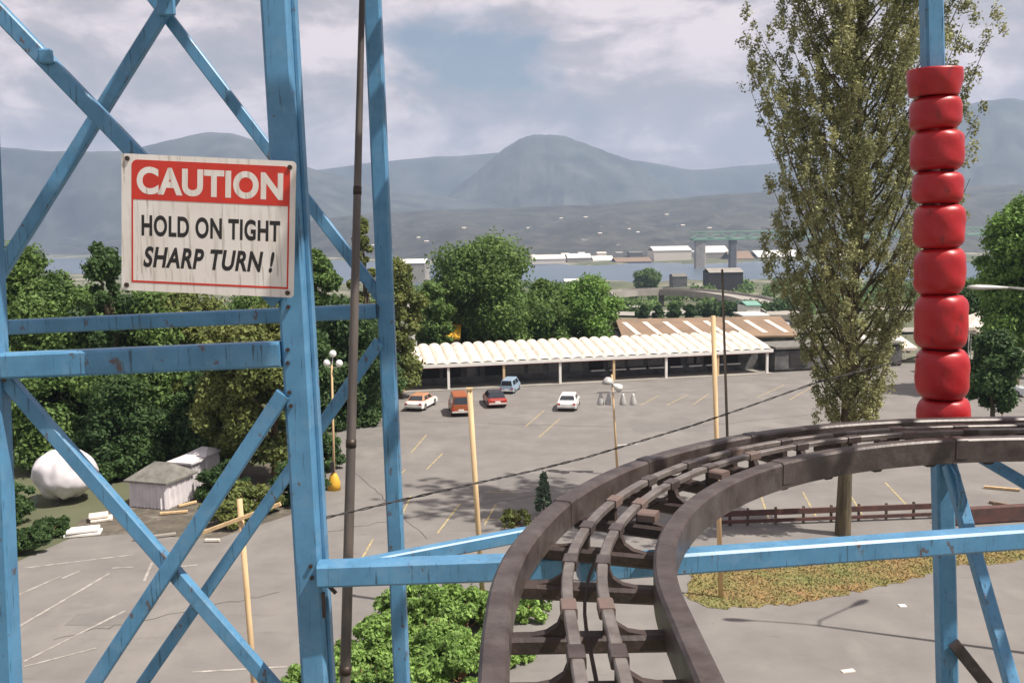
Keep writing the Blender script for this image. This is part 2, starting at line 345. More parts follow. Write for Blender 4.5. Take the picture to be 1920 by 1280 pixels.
# dry grass island
isl=[G(*q) for q in [(1285,1120),(1300,1075),(1330,1045),(1500,1020),(1700,1010),(1920,1020),(2080,1030),(1920,1052),(1770,1062),(1700,1090),(1560,1120),(1420,1138),(1330,1140)]]
rg=random.Random(8); e2=[]
for i_ in range(len(isl)):
    a_=np.array(isl[i_]); b_=np.array(isl[(i_+1)%len(isl)]); k_=max(2,int(np.linalg.norm(b_-a_)/.3))
    for j_ in range(k_): e2.append(tuple(a_+(b_-a_)*j_/k_+np.array([rg.gauss(0,.07),rg.gauss(0,.12)])))
isl=e2
poly('grass_island',isl,0.03,M['drygrass'])
rng=np.random.default_rng(4)
def inpoly(p,P):
    c=False; j=len(P)-1
    for i in range(len(P)):
        if (P[i][1]>p[1])!=(P[j][1]>p[1]) and p[0]<(P[j][0]-P[i][0])*(p[1]-P[i][1])/(P[j][1]-P[i][1])+P[i][0]: c=not c
        j=i
    return c
v=[];f=[]
xs=[q[0] for q in isl]; ys=[q[1] for q in isl]
while len(f)<16000:
    p=(rng.uniform(min(xs)-.3,max(xs)+.3),rng.uniform(min(ys)-.3,max(ys)+.3))
    if not inpoly(p,isl): continue
    a=rng.uniform(0,6.28); w_=rng.uniform(.02,.06); h=rng.uniform(.02,.085); b=len(v)
    v+=[(p[0]-w_*math.cos(a),p[1]-w_*math.sin(a),.04),(p[0]+w_*math.cos(a),p[1]+w_*math.sin(a),.04),(p[0]+rng.uniform(-.08,.08),p[1]+rng.uniform(-.08,.08),.05+h)]; f.append((b,b+1,b+2))
o=obj('dry_grass',v,f,M['blade']); tag(o,kind='stuff',label='dry orange and yellow grass tufts on the traffic island',cat='grass')

# ============================================================ ROLLER COASTER TRACK
XC,YC,RC=3.55,3.62,3.24; ZT=14.5
def tp(s,off,z):   # s: arc length from the bend's start (negative = straight before it); off: + to the outside (left)
    if s<0: return np.array([XC-RC-off,YC+s,z])
    a=s/RC
    if a<=math.pi*0.5: return np.array([XC-(RC+off)*math.cos(a),YC+(RC+off)*math.sin(a),z])
    e_=s-RC*math.pi*0.5; return np.array([XC+e_,YC+RC+off,z])
track=thing('roller_coaster_track',(0.31,0,ZT),'brown steel roller coaster track bending sharply right in front of the camera','coaster track')
def rail(name,off,w,h,ztop,m,s0=-6.5,s1=16,step=0.08,bev=0.014):
    v=[];f=[];ss=np.arange(s0,s1,step)
    for s in ss:
        b=bev
        for a,c in [(-w/2,-h),(w/2,-h),(w/2,-b),(w/2-b,0),(-w/2+b,0),(-w/2,-b)]:
            oo=off+(0.05*max(0,min(1,(1.0-s)/1.3)) if off>0.2 else 0); v.append(tp(s,oo+a,ztop+c))
    n=6
    for i in range(len(ss)-1):
        for k in range(n): f.append((i*n+k,(i+1)*n+k,(i+1)*n+(k+1)%n,i*n+(k+1)%n))
    f+=[tuple(range(n)),tuple(range((len(ss)-1)*n+n-1,(len(ss)-1)*n-1,-1))]
    return obj(name,v,f,m,track)
r=rail('outer_rail',0.345,0.108,0.15,ZT,M['rail']); r['label']='outer running rail of the curved track'
r=rail('inner_rail',-0.345,0.102,0.175,ZT,M['rail']); r['label']='inner running rail of the curved track'
for k,gx in enumerate((0.095,-0.06)):
    r=rail('guide_rail',gx,0.05,0.032,ZT-0.005,M['rail2'],bev=0.006); r['label']=('outer' if k==0 else 'inner')+' narrow guide rail in the middle of the track'
# rail joints plates and ties
tie_s=[onz(1110,y,14.36)[1]-YC for y in (1286,1190,1098)]
tie_s=[tie_s[0]-0.95,tie_s[0]-0.47]+tie_s+[tie_s[-1]+0.50*k for k in range(1,25)]
for i,s in enumerate(tie_s):
    mb=MB(); hw_=0.40 if s<0.2 else 0.33; a=tp(s,-.34,ZT-0.17); b=tp(s,hw_,ZT-0.17)
    mb.beam(a,b,0.085,0.075,bev=0.2); tie=mb.build('cross_tie',M['tie'],track)
    # saddle: curved gussets that carry the two guide rails
    c0=0.018
    t=(tp(s+0.02,0,0)-tp(s-0.02,0,0)); t/=np.linalg.norm(t); n_=tp(s,1,0)-tp(s,0,0)
    ctr=tp(s,c0,0)
    for sg in (-1,1):
        mb=MB(); pr=[(0.065,-0.04),(0.065,-0.135),(0.25,-0.135),(0.17,-0.12),(0.125,-0.09),(0.105,-0.04)]
        v=[]
        for q in (-0.022,0.022):
            for x_,z_ in pr: v.append(ctr+n_*sg*x_+t*q+np.array([0,0,ZT+z_]))
        n=len(pr); fs=[tuple(range(n)),tuple(range(2*n-1,n-1,-1))]+[(k,(k+1)%n,n+(k+1)%n,n+k) for k in range(n)]
        mb.add(v,fs); mb.build('saddle_gusset',M['tie'],track)
    for gx in (0.095,-0.06):
        mb=MB(); p=tp(s,gx,ZT-0.026); p2=p+t*0.055; p1=p-t*0.055
        mb.beam(p1,p2,0.068,0.050,bev=0.1); mb.build('rail_clamp',M['rail'] if (i%3) else M['tiewood'],track)
# slotted middle rod below the guides
v=[];ss=np.arange(-6.4,16,0.15)
MB().tube([tp(s,0.018,ZT-0.14) for s in ss],0.009,6).build('brake_rod',M['tie'],track)
# welded joint sleeves on the running rails
for s,off in ((1.35,0.345),(3.4,0.345),(2.35,0.345),(4.7,-0.345),(2.9,-0.345)):
    mb=MB(); p=tp(s,off,ZT-0.07); q=tp(s+0.10,off,ZT-0.07); mb.beam(p+[0,0,-.005],q+[0,0,-.005],0.114,0.158,bev=0.1); mb.build('joint_sleeve',M['rail'],track)
# short blocks between the guides in the bend
for s in (1.4,2.5):
    mb=MB(); p=tp(s,-0.10,ZT-0.045); q=tp(s,-0.20,ZT-0.045); mb.beam(p,q,0.10,0.05,bev=0.2); mb.build('brake_block',M['tiewood'],track)

# ============================================================ BLUE SUPPORT TOWER
FY=4.75; BY=6.6
tower=thing('support_tower',(-1.1,FY,0),'light blue lattice support tower with crossed braces carrying the caution sign','support tower')
def bm(name,a,b,w,h,root,m=None,up=(0,-1,0),label=None):
    o=MB().beam(a,b,w,h,up).build(name,m or M['blue'],root)
    if label: o['label']=label
    return o
def ext(p,q,t):  # extend p beyond q
    p=np.array(p);q=np.array(q); return q+(q-p)*t
def zto(p,q,z): p=np.array(p);q=np.array(q); return p+(q-p)*(z-p[2])/(q[2]-p[2])
a=aty(519,0,FY+.07); b=aty(594,1280,FY+.07)
bm('post',zto(a,b,20.5),zto(a,b,0.0),0.143,0.14,tower,label='main front post with the sign on it')
# narrow flange on the post's right side
off=np.array([0.082,0.035,0]); bm('flange',zto(a,b,20.5)+off,zto(a,b,0.0)+off,0.02,0.075,tower)
a=aty(-14,640,FY+.07); b=aty(14,1280,FY+.07)
bm('post',zto(a,b,20.5),zto(a,b,0.0),0.12,0.12,tower,label='front post at the left picture edge')
a=aty(699,0,BY); b=aty(754,1280,BY)
bm('post',zto(a,b,20.5),zto(a,b,0.0),0.115,0.115,tower,label='rear post behind the grey pole')
a=aty(-330,0,BY); b=aty(-290,1280,BY)
bm('post',zto(a,b,20.5),zto(a,b,0.0),0.115,0.115,tower,label='rear post left of the picture')
# horizontals
bm('cross_beam',aty(-60,688,FY+.03),aty(528,663,FY+.03),0.135,0.11,tower,label='front cross beam under the sign')
bm('cross_beam',aty(-320,628,BY-.03),aty(706,583,BY-.03),0.105,0.105,tower,label='rear cross beam')
bm('cross_beam',np.array([-1.06,4.70,14.235]),np.array([0.30,4.76,14.235]),0.125,0.12,tower,label='cross beam running under the track')
bm('cross_beam',np.array([-0.86,4.80,14.235]),np.array([0.12,5.30,14.245]),0.075,0.07,tower,label='skewed beam reaching under the outer rail')
for q in (8.8,2.9):
    bm('cross_beam',np.array([-3.0,FY,q]),np.array([-1.15,FY,q]),0.12,0.11,tower)
# side ties between the front and rear post
# braces: front plane
def br(p,q,d1,d2,w,label): return bm('brace',aty(*p,d1),aty(*q,d2),w,0.06,tower,label=label)
br((-60,-38),(522,566),FY,FY,0.082,'front brace running down behind the sign')
br((6,704),(560,1340),FY+.075,FY+.075,0.078,'front brace falling to the lower right')
br((532,738),(120,1365),FY+.01,FY+.01,0.082,'front brace falling to the lower left')
br((385,-105),(-30,560),BY-.07,BY-.07,0.098,'rear brace rising to the top crossing')
br((210,-105),(716,560),BY+.02,BY+.02,0.082,'rear brace falling towards the rear post')
br((712,640),(205,1370),BY-.05,BY-.05,0.088,'rear brace falling to the lower left')
upper=thing('shadow_track',(1.5,5.5,18.8),'unseen overhead rails and beams added to cast shadows on the tower','coaster track')  # out of view, added only to throw shadow patches onto the tower
for yy,zz_,ww in ((5.0,19.0,.1),(5.77,19.0,.22)):
    MB().beam([-7,yy+.03,zz_],[9,yy-.02,zz_+.05],ww,0.13,up=(0,0,1)).build('shadow_rail',M['rail'],upper)
for k in range(19):
    x=-6.6+k*.82; MB().beam([x,4.85,18.87],[x,6.5,18.87],0.11,0.09,up=(0,0,1)).build('cross_tie',M['tie'],upper)  # added ties, for shadow streaks on the rear posts and braces
for a,b in (((-2.9,4.15,18.6),(2.2,4.3,18.9)),((-1.3,4.2,18.7),(2.6,5.6,20.6)),((.6,3.9,18.7),(-.6,6.1,20.9)),((0.2,4.1,18.4),(0.5,6.4,18.6)),((1.6,4.0,18.6),(3.9,5.4,19.3)),((-.9,5.2,18.6),(1.4,6.2,20.2)),((-2.4,4.2,18.6),(-1.6,6.3,20.4))):
    MB().beam(a,b,0.12,0.12).build('brace',M['blue'],upper)  # added beams above the view, more shadow casters
# clamps and plates; first plate stands in for a small brace shadow
for px_,py_,D,s_ in ((86,106,FY-.045,0.07),(312,12,BY-.12,0.12),(368,1130,BY-.10,0.09)):
    c=aty(px_,py_,D); MB().box(c,(s_,0.03,s_*1.05),bev=0.008).build('gusset_shadow_plate',M['blue'],tower)
c=aty(606,1110,FY+.02); MB().beam(c,c+np.array([0,0,-0.14]),0.018,0.02).build('hanging_clip',M['tie'],tower)
c=aty(612,1092,FY+.02); MB().beam(c+np.array([-.03,0,0.03]),c+np.array([.05,0,-0.06]),0.012,0.02).build('hanging_clip',M['tie'],tower)

for px_,py_ in ((540,655),(540,680),(541,575),(543,735),(546,760),(583,1060),(585,1082),(522,330),(8,690),(9,712)):
    q=aty(px_,py_,FY-.001); MB().tube([q,q+np.array([0,-.014,0])],.011,6).build('bolt_head',M['bolt'],tower)
# right-hand support
bent=thing('support_bent',(3.75,7.6,0),'blue support column and beam under the far side of the bend','support column')
a=aty(1746,0,7.62); b=aty(1776,1280,7.62)
bm('post',zto(a,b,19.5),zto(a,b,0.0),0.15,0.15,bent,label='column wrapped in red rolls')
bm('cross_beam',np.array([0.34,4.76,14.215]),np.array([4.4,5.36,14.215]),0.12,0.125,bent,label='long cross beam under the inner rail')
bm('post',np.array([4.45,5.37,14.4]),np.array([4.6,5.37,0]),0.14,0.14,bent,label='post at the beam end out of view')
bm('brace',aty(1780,872,7.45),aty(1905,1310,6.6),0.10,0.10,bent,label='steep brace with shadow bars')
bm('brace',aty(1788,1205,7.5),aty(1960,1420,7.3),0.10,0.06,bent,M['rail'])
bm('brace',aty(1840,858,7.2),aty(1990,945,6.6),0.09,0.06,bent)
v=[];pts=[aty(1783,868,7.42),aty(1796,890,7.3),aty(1803,930,7.2),aty(1800,960,7.25)]
MB().tube(pts,0.022,8).build('curved_hook',M['blue'],bent,True)
for y_ in (830,850):
    pass
MB().box((3.72,7.4,14.27),(0.5,0.5,0.02)).build('bearing_plate',M['tie'],bent)

# red padded rolls round the column
pad=thing('post_padding',aty(1770,786,7.62),'stack of red padded rolls wrapped round the blue column','padding')
segs=[(131,181,1753,92,90),(183,244,1755,86,80),(247,320,1758,88,84),(323,382,1759,84,80),(384,464,1762,86,82),(467,550,1763,88,84),(553,652,1766,92,86),(655,744,1768,92,84),(747,805,1770,90,90)]
for i,(y0,y1,xc,wt,wb) in enumerate(segs):
    p0=aty(xc,y0,7.62); p1=aty(xc+0.5,y1,7.62); hh=p0[2]-p1[2]; r_=wt/2*7.9/F; k=0.045 if i!=0 else 0.02
    prof=[]
    for j in range(15):
        t=j/14; e_=abs(2*t-1); rr=(r_*(1+0.05*(1-t)) if i in(0,) else r_)*(1-0.24*e_**(5 if (i%2) else 6)); 
        if i==8: rr=r_*(1-0.18*max(0,2*t-1)**3+0.02*(1-t))
        if i==0: rr=r_*(0.88+0.14*math.sin(math.pi*min(1,t*0.62+0.02)))
        prof.append((rr,hh*(t-1)))
    prof=[(0.08,-hh)]+prof+[(0.08,0)]
    rgn=random.Random(i); mb=MB(); mb.lathe((0,0,0),prof,36)
    v=[]
    for (x,y,z) in mb.v:
        a=math.atan2(y,x); s_=1+0.02*math.sin(2*a+i)+0.012*math.sin(5*a+z*30+i*2); v.append((p0[0]+x*s_+(rgn.random()-.5)*0.003,p0[1]+y*s_,p0[2]+z+0.006*math.sin(a+i*1.7)))
    o=obj('padded_roll',v,mb.f,M['red'],pad,True)
# dark straps between rolls are gaps on the core
MB().tube([aty(1754,140,7.62),aty(1770,800,7.62)],0.125,20).build('core_sleeve',mat('dark_red',(0.09,0.006,0.008),0.7),pad,True)

# grey pipe between the two tower planes
pipe=thing('steel_pole',(-1.05,5.4,0),'thin dark grey steel pole leaning between the blue tower posts','pole')
a=aty(679,0,5.9); b=aty(647,1280,5.4)
p_top=ext(b,a,0.35); p_bot=zto(a,b,0.0)
MB().tube([p_bot,b,(a+b)/2,a,p_top],[0.036,0.034,0.028,0.019,0.016],14).build('pipe',M['pole'],pipe,True)
for t_ in (0.02,0.35,0.72):
    c=b+(a-b)*t_; rr=0.034-0.015*t_
    MB().tube([c-(a-b)*0.006,c+(a-b)*0.006],rr*1.15,14).build('pipe_band',M['bolt'],pipe,True)

# cable
pts=[(598,973,4.85),(740,940,5.2),(890,906,5.55),(1000,882,5.9),(1100,857,6.2),(1200,827,6.5),(1300,797,6.75),(1400,763,7.0),(1530,717,7.25),(1640,689,7.45),(1722,668,7.55)]
P=[aty(*q) for q in pts]
Q=[];
for i in range(len(P)-1):
    for t in np.linspace(0,1,14,endpoint=False): Q.append(P[i]+(P[i+1]-P[i])*t)
Q.append(P[-1])
cab=thing('twisted_cable',tuple(P[0]),'dark twisted cable slung from the blue tower to the red padded column','cable')
for ph in (0,math.pi):
    MB().tube([q+np.array([0,math.cos(i*.9+ph),math.sin(i*.9+ph)])*0.005 for i,q in enumerate(Q)],0.0038,5).build('strand',M['cable'],cab)

# ============================================================ CAUTION SIGN
c0=aty(237,288,4.62); c1=aty(558,303,4.62); c2=aty(548,558,4.62); c3=aty(219,543,4.62)
ux=(c1-c0+c2-c3)/2; Wd=np.linalg.norm(ux); ux/=Wd; uz=(c0-c3+c1-c2)/2; Hd=np.linalg.norm(uz); uz/=Hd; uz=uz-ux*(uz@ux); uz/=np.linalg.norm(uz); un=np.cross(ux,uz)
ctr=(c0+c1+c2+c3)/4
sign=thing('caution_sign',tuple(ctr-uz*Hd/2),'weathered white and red metal caution sign bolted to the blue tower','sign')
def SP(u,v_,d=0.0): return ctr+ux*(u-.5)*Wd+uz*(v_-.5)*Hd-un*(-d)  # d towards viewer when un faces the viewer
if un@(CP-ctr)<0: un=-un
def SP(u,v_,d=0.0): return ctr+ux*((u-.5)*Wd)+uz*((v_-.5)*Hd)+un*d
def rrect(u0,v0,u1,v1,r,d0,d1,m,name,corners=(1,1,1,1)):
    pts=[]
    ru=r/Wd; rv=r/Hd
    for ci,(cx,cy,a0) in enumerate(((u1-ru,v0+rv,-90),(u1-ru,v1-rv,0),(u0+ru,v1-rv,90),(u0+ru,v0+rv,180))):
        if corners[ci]:
            for k in range(6): a=R_(a0+k*18); pts.append((cx+ru*math.cos(a),cy+rv*math.sin(a)))
        else: pts.append(((u1,v0),(u1,v1),(u0,v1),(u0,v0))[ci])
    n=len(pts); v=[SP(x,y,d0) for x,y in pts]+[SP(x,y,d1) for x,y in pts]
    f=[tuple(range(n-1,-1,-1)),tuple(range(n,2*n))]+[(k,(k+1)%n,n+(k+1)%n,n+k) for k in range(n)]
    return obj(name,v,f,m,sign)
rrect(0,0,1,1,0.02,-0.004,0,M['signwhite'],'panel')
rrect(0.058,0.672,0.967,0.960,0.03,0.0003,0.0012,M['signred'],'header',(0,1,1,0))
mb=MB()   # thin red border, four strips
def bar(mb,u0,v0,u1,v1,d=0.0012):
    mb.add([SP(u0,v0,.0003),SP(u1,v0,.0003),SP(u1,v1,.0003),SP(u0,v1,.0003),SP(u0,v0,d),SP(u1,v0,d),SP(u1,v1,d),SP(u0,v1,d)],[(3,2,1,0),(4,5,6,7),(0,1,5,4),(1,2,6,5),(2,3,7,6),(3,0,4,7)])
bar(mb,.058,.062,.067,.672); bar(mb,.958,.062,.967,.672); bar(mb,.0675,.062,.9575,.077)
mb.build('border',M['signred'],sign)
def text(s,uc,vc,wu,hu,m,shear=0.0,bold=0.03,name='lettering',space=1.0,zd=0.0005):
    cu=bpy.data.curves.new('txt','FONT'); cu.body=s; cu.size=1; cu.offset=bold; cu.shear=shear; cu.extrude=0.0; cu.space_character=space; cu.align_x='CENTER'
    to=bpy.data.objects.new('txt',cu); col.objects.link(to); dg=bpy.context.evaluated_depsgraph_get(); dg.update()
    me=bpy.data.meshes.new_from_object(to.evaluated_get(dg)); bpy.data.objects.remove(to)
    co=np.array([v.co[:] for v in me.vertices]); mn=co.min(0); mxx=co.max(0)
    uu=(co[:,0]-(mn[0]+mxx[0])/2)/(mxx[0]-mn[0])*wu; vv=(co[:,1]-(mn[1]+mxx[1])/2)/(mxx[1]-mn[1])*hu
    v=[SP(uc+a,vc+b,zd) for a,b in zip(uu,vv)]
    fs=[tuple(p.vertices) for p in me.polygons]
    o=obj(name,v,fs,m,sign); o['label']='sign lettering reading '+s; bpy.data.meshes.remove(me)
    for p in o.data.polygons:
        pass
    return o
text('CAUTION',0.508,0.812,0.84,0.20,M['signwhite'],bold=0.042,space=1.06,zd=0.0015)
text('HOLD ON TIGHT',0.515,0.485,0.80,0.155,M['black'],bold=0.034,space=1.08)
text('SHARP TURN !',0.505,0.255,0.76,0.155,M['black'],shear=0.22,bold=0.034,space=1.08)
for u,v_ in ((.035,.965),(.965,.955),(.03,.04),(.965,.035)):
    c=SP(u,v_,0); MB().tube([c,c+un*0.008],0.012,10).build('bolt',M['bolt'],sign)

# ============================================================ POLES AND LAMPS
def pole(name,base,top,r0_,r1_,m,label,cat,group=None,lean=None):
    t=thing(name,(base[0],base[1],0),label,cat,group)
    MB().tube([np.array([base[0],base[1],0]),(np.array([base[0],base[1],0])+np.array(top))/2,top],[r0_,(r0_+r1_)/2,r1_],10).build('shaft',m,t,True)
    return t
b=onz(907,1150); tpn=aty(880,730,b[1]); p=pole('timber_pole',b,tpn,.11,.12,M['ochre'],'tall pale timber pole beside the track, between the red van and camera','pole','pale timber poles round the car park')
MB().box(tpn+np.array([0,0,0.03]),(0.28,0.28,0.08)).build('pole_cap',M['ochre'],p)
b=onz(1352,1120); tpn=aty(1337,592,b[1]); p=pole('timber_pole',b,tpn,.11,.10,M['ochre'],'pale timber pole standing in the dry grass island','pole','pale timber poles round the car park')
b=onz(1369,985); tpn=aty(1354,505,b[1]); p=pole('utility_pole',b,tpn,.085,.06,M['wood'],'thin dark pole just right of the pale pole in the grass island','pole')
b=np.array([*onz(486,1400)[:2],0]); tpn=aty(449,935,b[1]+.5); p=pole('timber_pole',b,tpn,.10,.085,M['ochre'],'pale timber pole with a slanting crossarm at lower left','pole','pale timber poles round the car park')
a1=aty(380,998,b[1]+.3); a2=aty(526,944,b[1]+.3); MB().beam(a1,a2,0.09,0.12).build('crossarm',M['ochre'],p)
# floodlight mast
b=onz(1158,890); top=aty(1147,702,b[1]); p=pole('floodlight_mast',b,top,.09,.06,M['ochre'],'pale mast with a row of floodlights in the car park','light mast')
a1=aty(1117,736,b[1]-.1); a2=aty(1194,733,b[1]-.1); MB().beam(a1,a2,0.08,0.1).build('crossbar',M['grey'],p)
for i,x in enumerate((1126,1141,1168,1187)):
    c=aty(x,748,b[1]-.15); MB().lathe((c[0],c[1],c[2]-.38),[(.24,0),(.25,.04),(.20,.30),(.11,.62),(.08,.75)],14).build('floodlight',M['grey'],p,True)
c=aty(1140,714,b[1]-.1); MB().lathe((c[0],c[1],c[2]-.25),[(.12,0),(.42,.06),(.36,.28),(.15,.5)],14).build('siren_horn',M['grey'],p,True)
c=aty(1150,722,b[1]-.3); MB().tube([c,c+np.array([.35,-.5,-.15])],[.12,.30],12).build('siren_horn',M['white'],p,True)
a1=aty(1158,835,b[1]-.05); a2=aty(1195,832,b[1]-.05); MB().beam(a1,a2,0.07,0.08).build('bracket',M['white'],p)
# three-globe lamp
b=onz(627,918); top=aty(622,684,b[1]); p=pole('globe_lamp',b,top,.09,.06,M['ochre'],'lamp post with three white globes and a yellow base','street lamp')
for x,y in ((624,663),(613,680),(636,681)):
    c=aty(x,y,b[1]); r_=.23; MB().lathe((c[0],c[1],c[2]),[(r_*math.cos(R_(t)),r_*math.sin(R_(t))) for t in range(-80,81,20)],16).build('globe',M['globe'],p,True)
    MB().tube([aty(622,690,b[1]),c-np.array([0,0,.2])],.03,6).build('lamp_arm',M['grey'],p)
MB().lathe((b[0],b[1],0),[(.42,0),(.40,.5),(.26,.95),(.16,1.1)],18).build('lamp_base',M['yellow'],p,True)
MB().box((b[0]-.05,b[1]-.15,1.55),(.24,.2,.7)).build('switch_box',M['dark'],p)
# double cobra head lamp right of the picture; its head and shadow are seen
lx,ly=20.2,32.6
p=thing('cobra_lamp',(lx,ly,0),'grey street lamp with a long arm reaching in from the right','street lamp')
MB().tube([(lx,ly,0),(lx,ly,7),(lx,ly,13.7)],[.13,.1,.07],12).build('shaft',M['grey'],p,True)
h=aty(1838,539,33.2)
hd=np.array(h)
MB().tube([(lx,ly,13.4),(lx-.5,ly+.15,13.75),tuple(hd+np.array([.9,-.12,.0]))],[.05,.045,.04],8).build('lamp_arm',M['grey'],p,True)
def cobra(p,c,d):
    d=np.array(d,float); d/=np.linalg.norm(d); mb=MB(); ss=[(-.45,.05,.05),(-.35,.13,.08),(-.1,.19,.11),(.25,.17,.10),(.6,.09,.07),(.95,.045,.045)]; s=np.array([-d[1],d[0],0]); v=[];f=[]
    for t,w_,h_ in ss:
        for k in range(12): a=2*math.pi*k/12; v.append(c+d*t+s*w_*math.cos(a)+np.array([0,0,h_*math.sin(a)*(1 if math.sin(a)>0 else .7)]))
    for i in range(len(ss)-1):
        for k in range(12): f.append((i*12+k,i*12+(k+1)%12,(i+1)*12+(k+1)%12,(i+1)*12+k))
    f+=[tuple(range(11,-1,-1)),tuple(range(60,72))]; return obj('lamp_head',v,f,M['grey'],p,True)
cobra(p,hd,(1,-.14,-.02))
h2=np.array([lx+2.9,ly+2.2,13.9]); MB().tube([(lx,ly,13.4),(lx+.4,ly+.4,13.8),tuple(h2-np.array([.7,.5,0]))],[.05,.045,.04],8).build('lamp_arm',M['grey'],p,True)
cobra(p,h2,(-.8,-.6,0))

# ============================================================ ARCADE BUILDING
A0=np.array([-11.9,95.2,0]); A1=np.array([29.9,104.0,0]); ad=(A1-A0)/np.linalg.norm(A1-A0); an=np.array([-ad[1],ad[0],0]); AL=np.linalg.norm(A1-A0)
arc=thing('arcade_building',tuple((A0+A1)/2),'long open fronted shelter with a cream ribbed roof behind the parked cars','building')
def AP(s,d,z): return A0+ad*s+an*d+np.array([0,0,z])
ZE=2.75; ZR=4.15; DR_=6.0; nb=34; v=[];f=[]; per=AL/nb; sub=8
for i in range(nb*sub+1):
    s=i*per/sub; ph=(i%sub)/sub; bump=0.34*abs(math.sin(math.pi*i/sub))**0.6
    for d,z,k in ((-.35,ZE+.10,1),(0.6,ZE+.35,1),(DR_-1,ZR-.2,1),(DR_,ZR,.9),(DR_+.4,ZR-.7,0)):
        v.append(AP(s,d,z+bump*k*(0.5 if d<0 else 1)))
for i in range(nb*sub):
    for k in range(4): a=i*5+k; f.append((a,a+5,a+6,a+1))
ro=obj('ribbed_roof',v,f,M['cream'],arc)
MB().beam(AP(-.1,-.38,ZE-.05),AP(AL+.1,-.38,ZE-.05),0.12,0.36,up=(0,0,1)).build('fascia',M['white'],arc)
MB().beam(AP(0,-.30,ZE-.27),AP(AL,-.30,ZE-.27),0.06,0.06,up=(0,0,1)).build('red_trim',mat('red_trim',(0.35,0.03,0.02)),arc)
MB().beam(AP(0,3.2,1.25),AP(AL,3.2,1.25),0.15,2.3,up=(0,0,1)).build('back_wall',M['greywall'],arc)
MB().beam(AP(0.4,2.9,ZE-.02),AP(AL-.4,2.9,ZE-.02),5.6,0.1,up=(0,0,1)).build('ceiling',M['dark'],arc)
MB().beam(AP(0,1.2,0.06),AP(AL,1.2,0.06),3.6,0.13,up=(0,0,1)).build('walkway',M['concrete'],arc)
k=0
colx=[765,842,940,1042,1142,1242,1343,1442]
for i,x in enumerate(colx):
    s=(AL)*(x-765)/(1446-765); s=0.35+ (s**1.0)*0.985
    # real even spacing along the front, perspective nearly uniform
    MB().box(AP(s,-.15,1.33),(.26,.26,2.62),rz=math.atan2(ad[1],ad[0])).build('column',M['ochre'] if i%2==0 else M['white'],arc)
rs=random.Random(5)
for i in range(17):
    s=1.2+i*2.38; wd=rs.uniform(1.5,2.1); mm=M['glass'] if rs.random()<.6 else M['dark']
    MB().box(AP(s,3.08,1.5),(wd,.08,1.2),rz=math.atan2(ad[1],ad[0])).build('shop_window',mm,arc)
    if i>8: MB().box(AP(s,2.6,.95),(wd,.5,.16),rz=math.atan2(ad[1],ad[0])).build('counter',M['white'],arc)
# low dark wing continuing right behind the poplar
wing=thing('low_shed',(38,108,0),'low dark shed continuing right of the cream roof behind the poplar','building')
B0=A1+ad*0.8; B1=A1+ad*17.5
MB().beam(B0+an*3+[0,0,1.35],B1+an*3+[0,0,1.35],5,2.7,up=(0,0,1)).build('wall',M['greywall'],wing)
MB().beam(B0+an*3+[0,0,2.85],B1+an*3+[0,0,2.85],5.6,.28,up=(0,0,1)).build('roof',M['greyroof'],wing)
for s in (3,8,13):
    q=B0+ad*s; MB().box(q+an*.45+[0,0,1.4],(2.2,.1,1.5),rz=math.atan2(ad[1],ad[0])).build('shutter',M['white'] if s==8 else M['dark'],wing)
# brown roofed hall behind the arcade
def hall(name,xl,xr,D,ytop,ybot,depth,mroof,mwall,label,cat='building',zb=None,rise=None,stripes=0,group=None,extra=None):
    """gabled or flat hall: xl,xr photo columns of its front eave, D distance, ybot base row"""
    zb=gz(D,0) if zb is None else zb
    pl=aty(xl,640,D); pr=aty(xr,640,D); xm=(xl+xr)/2
    ze=zof(xm,ybot,D); zr=zof(xm,ytop,D+depth/2)
    t=thing(name,((pl[0]+pr[0])/2,D,zb),label,cat,group)
    W_=pr[0]-pl[0]; cx=(pl[0]+pr[0])/2
    MB().box((cx,D+depth/2,(zb+ze)/2-.2),(W_,depth,ze-zb+.4)).build('wall',mwall,t)
    ov=W_*.01+.15; v=[(pl[0]-ov,D-ov,ze),(pr[0]+ov,D-ov,ze),(pr[0]+ov,D+depth/2,zr),(pl[0]-ov,D+depth/2,zr),(pr[0]+ov,D+depth+ov,ze),(pl[0]-ov,D+depth+ov,ze)]
    th=max(.25,(zr-ze)*.1); v+= [(x,y,z+th) for x,y,z in v]
    f=[(0,1,2,3),(3,2,4,5),(6,9,8,7),(9,11,10,8),(0,6,7,1),(5,4,10,11),(0,3,9,6),(3,5,11,9),(1,7,8,2),(2,8,10,4)]
    obj('roof',v,f,mroof,t)
    for i in range(stripes):
        u=(i+.5)/stripes; x0=pl[0]+W_*(u-.02); x1=pl[0]+W_*(u+.012); 
        def rp(x,k): return (x,D-ov+(depth/2+ov)*k,ze+th+(zr-ze)*k+.05)
        sh=W_*.03
        obj('skylight',[rp(x0+sh,.15),rp(x1+sh,.15),rp(x1-sh,.8),rp(x0-sh,.8)],[(0,1,2,3)],M['cream'],t)
    return t
hall('market_hall',1172,1490,124,598,634,16,M['brownroof'],M['greywall'],'hall with a brown roof and pale skylight strips behind the ribbed roof',zb=0,stripes=8)
hall('kiosk',782,860,112,612,636,6,M['yellow'],M['brownroof'],'small ochre kiosk under the large tree left of centre',zb=0)
hall('warehouse',748,800,900,486,494,60,M['white'],M['concrete'],'white roofed warehouse left of the round tree',zb=-25)
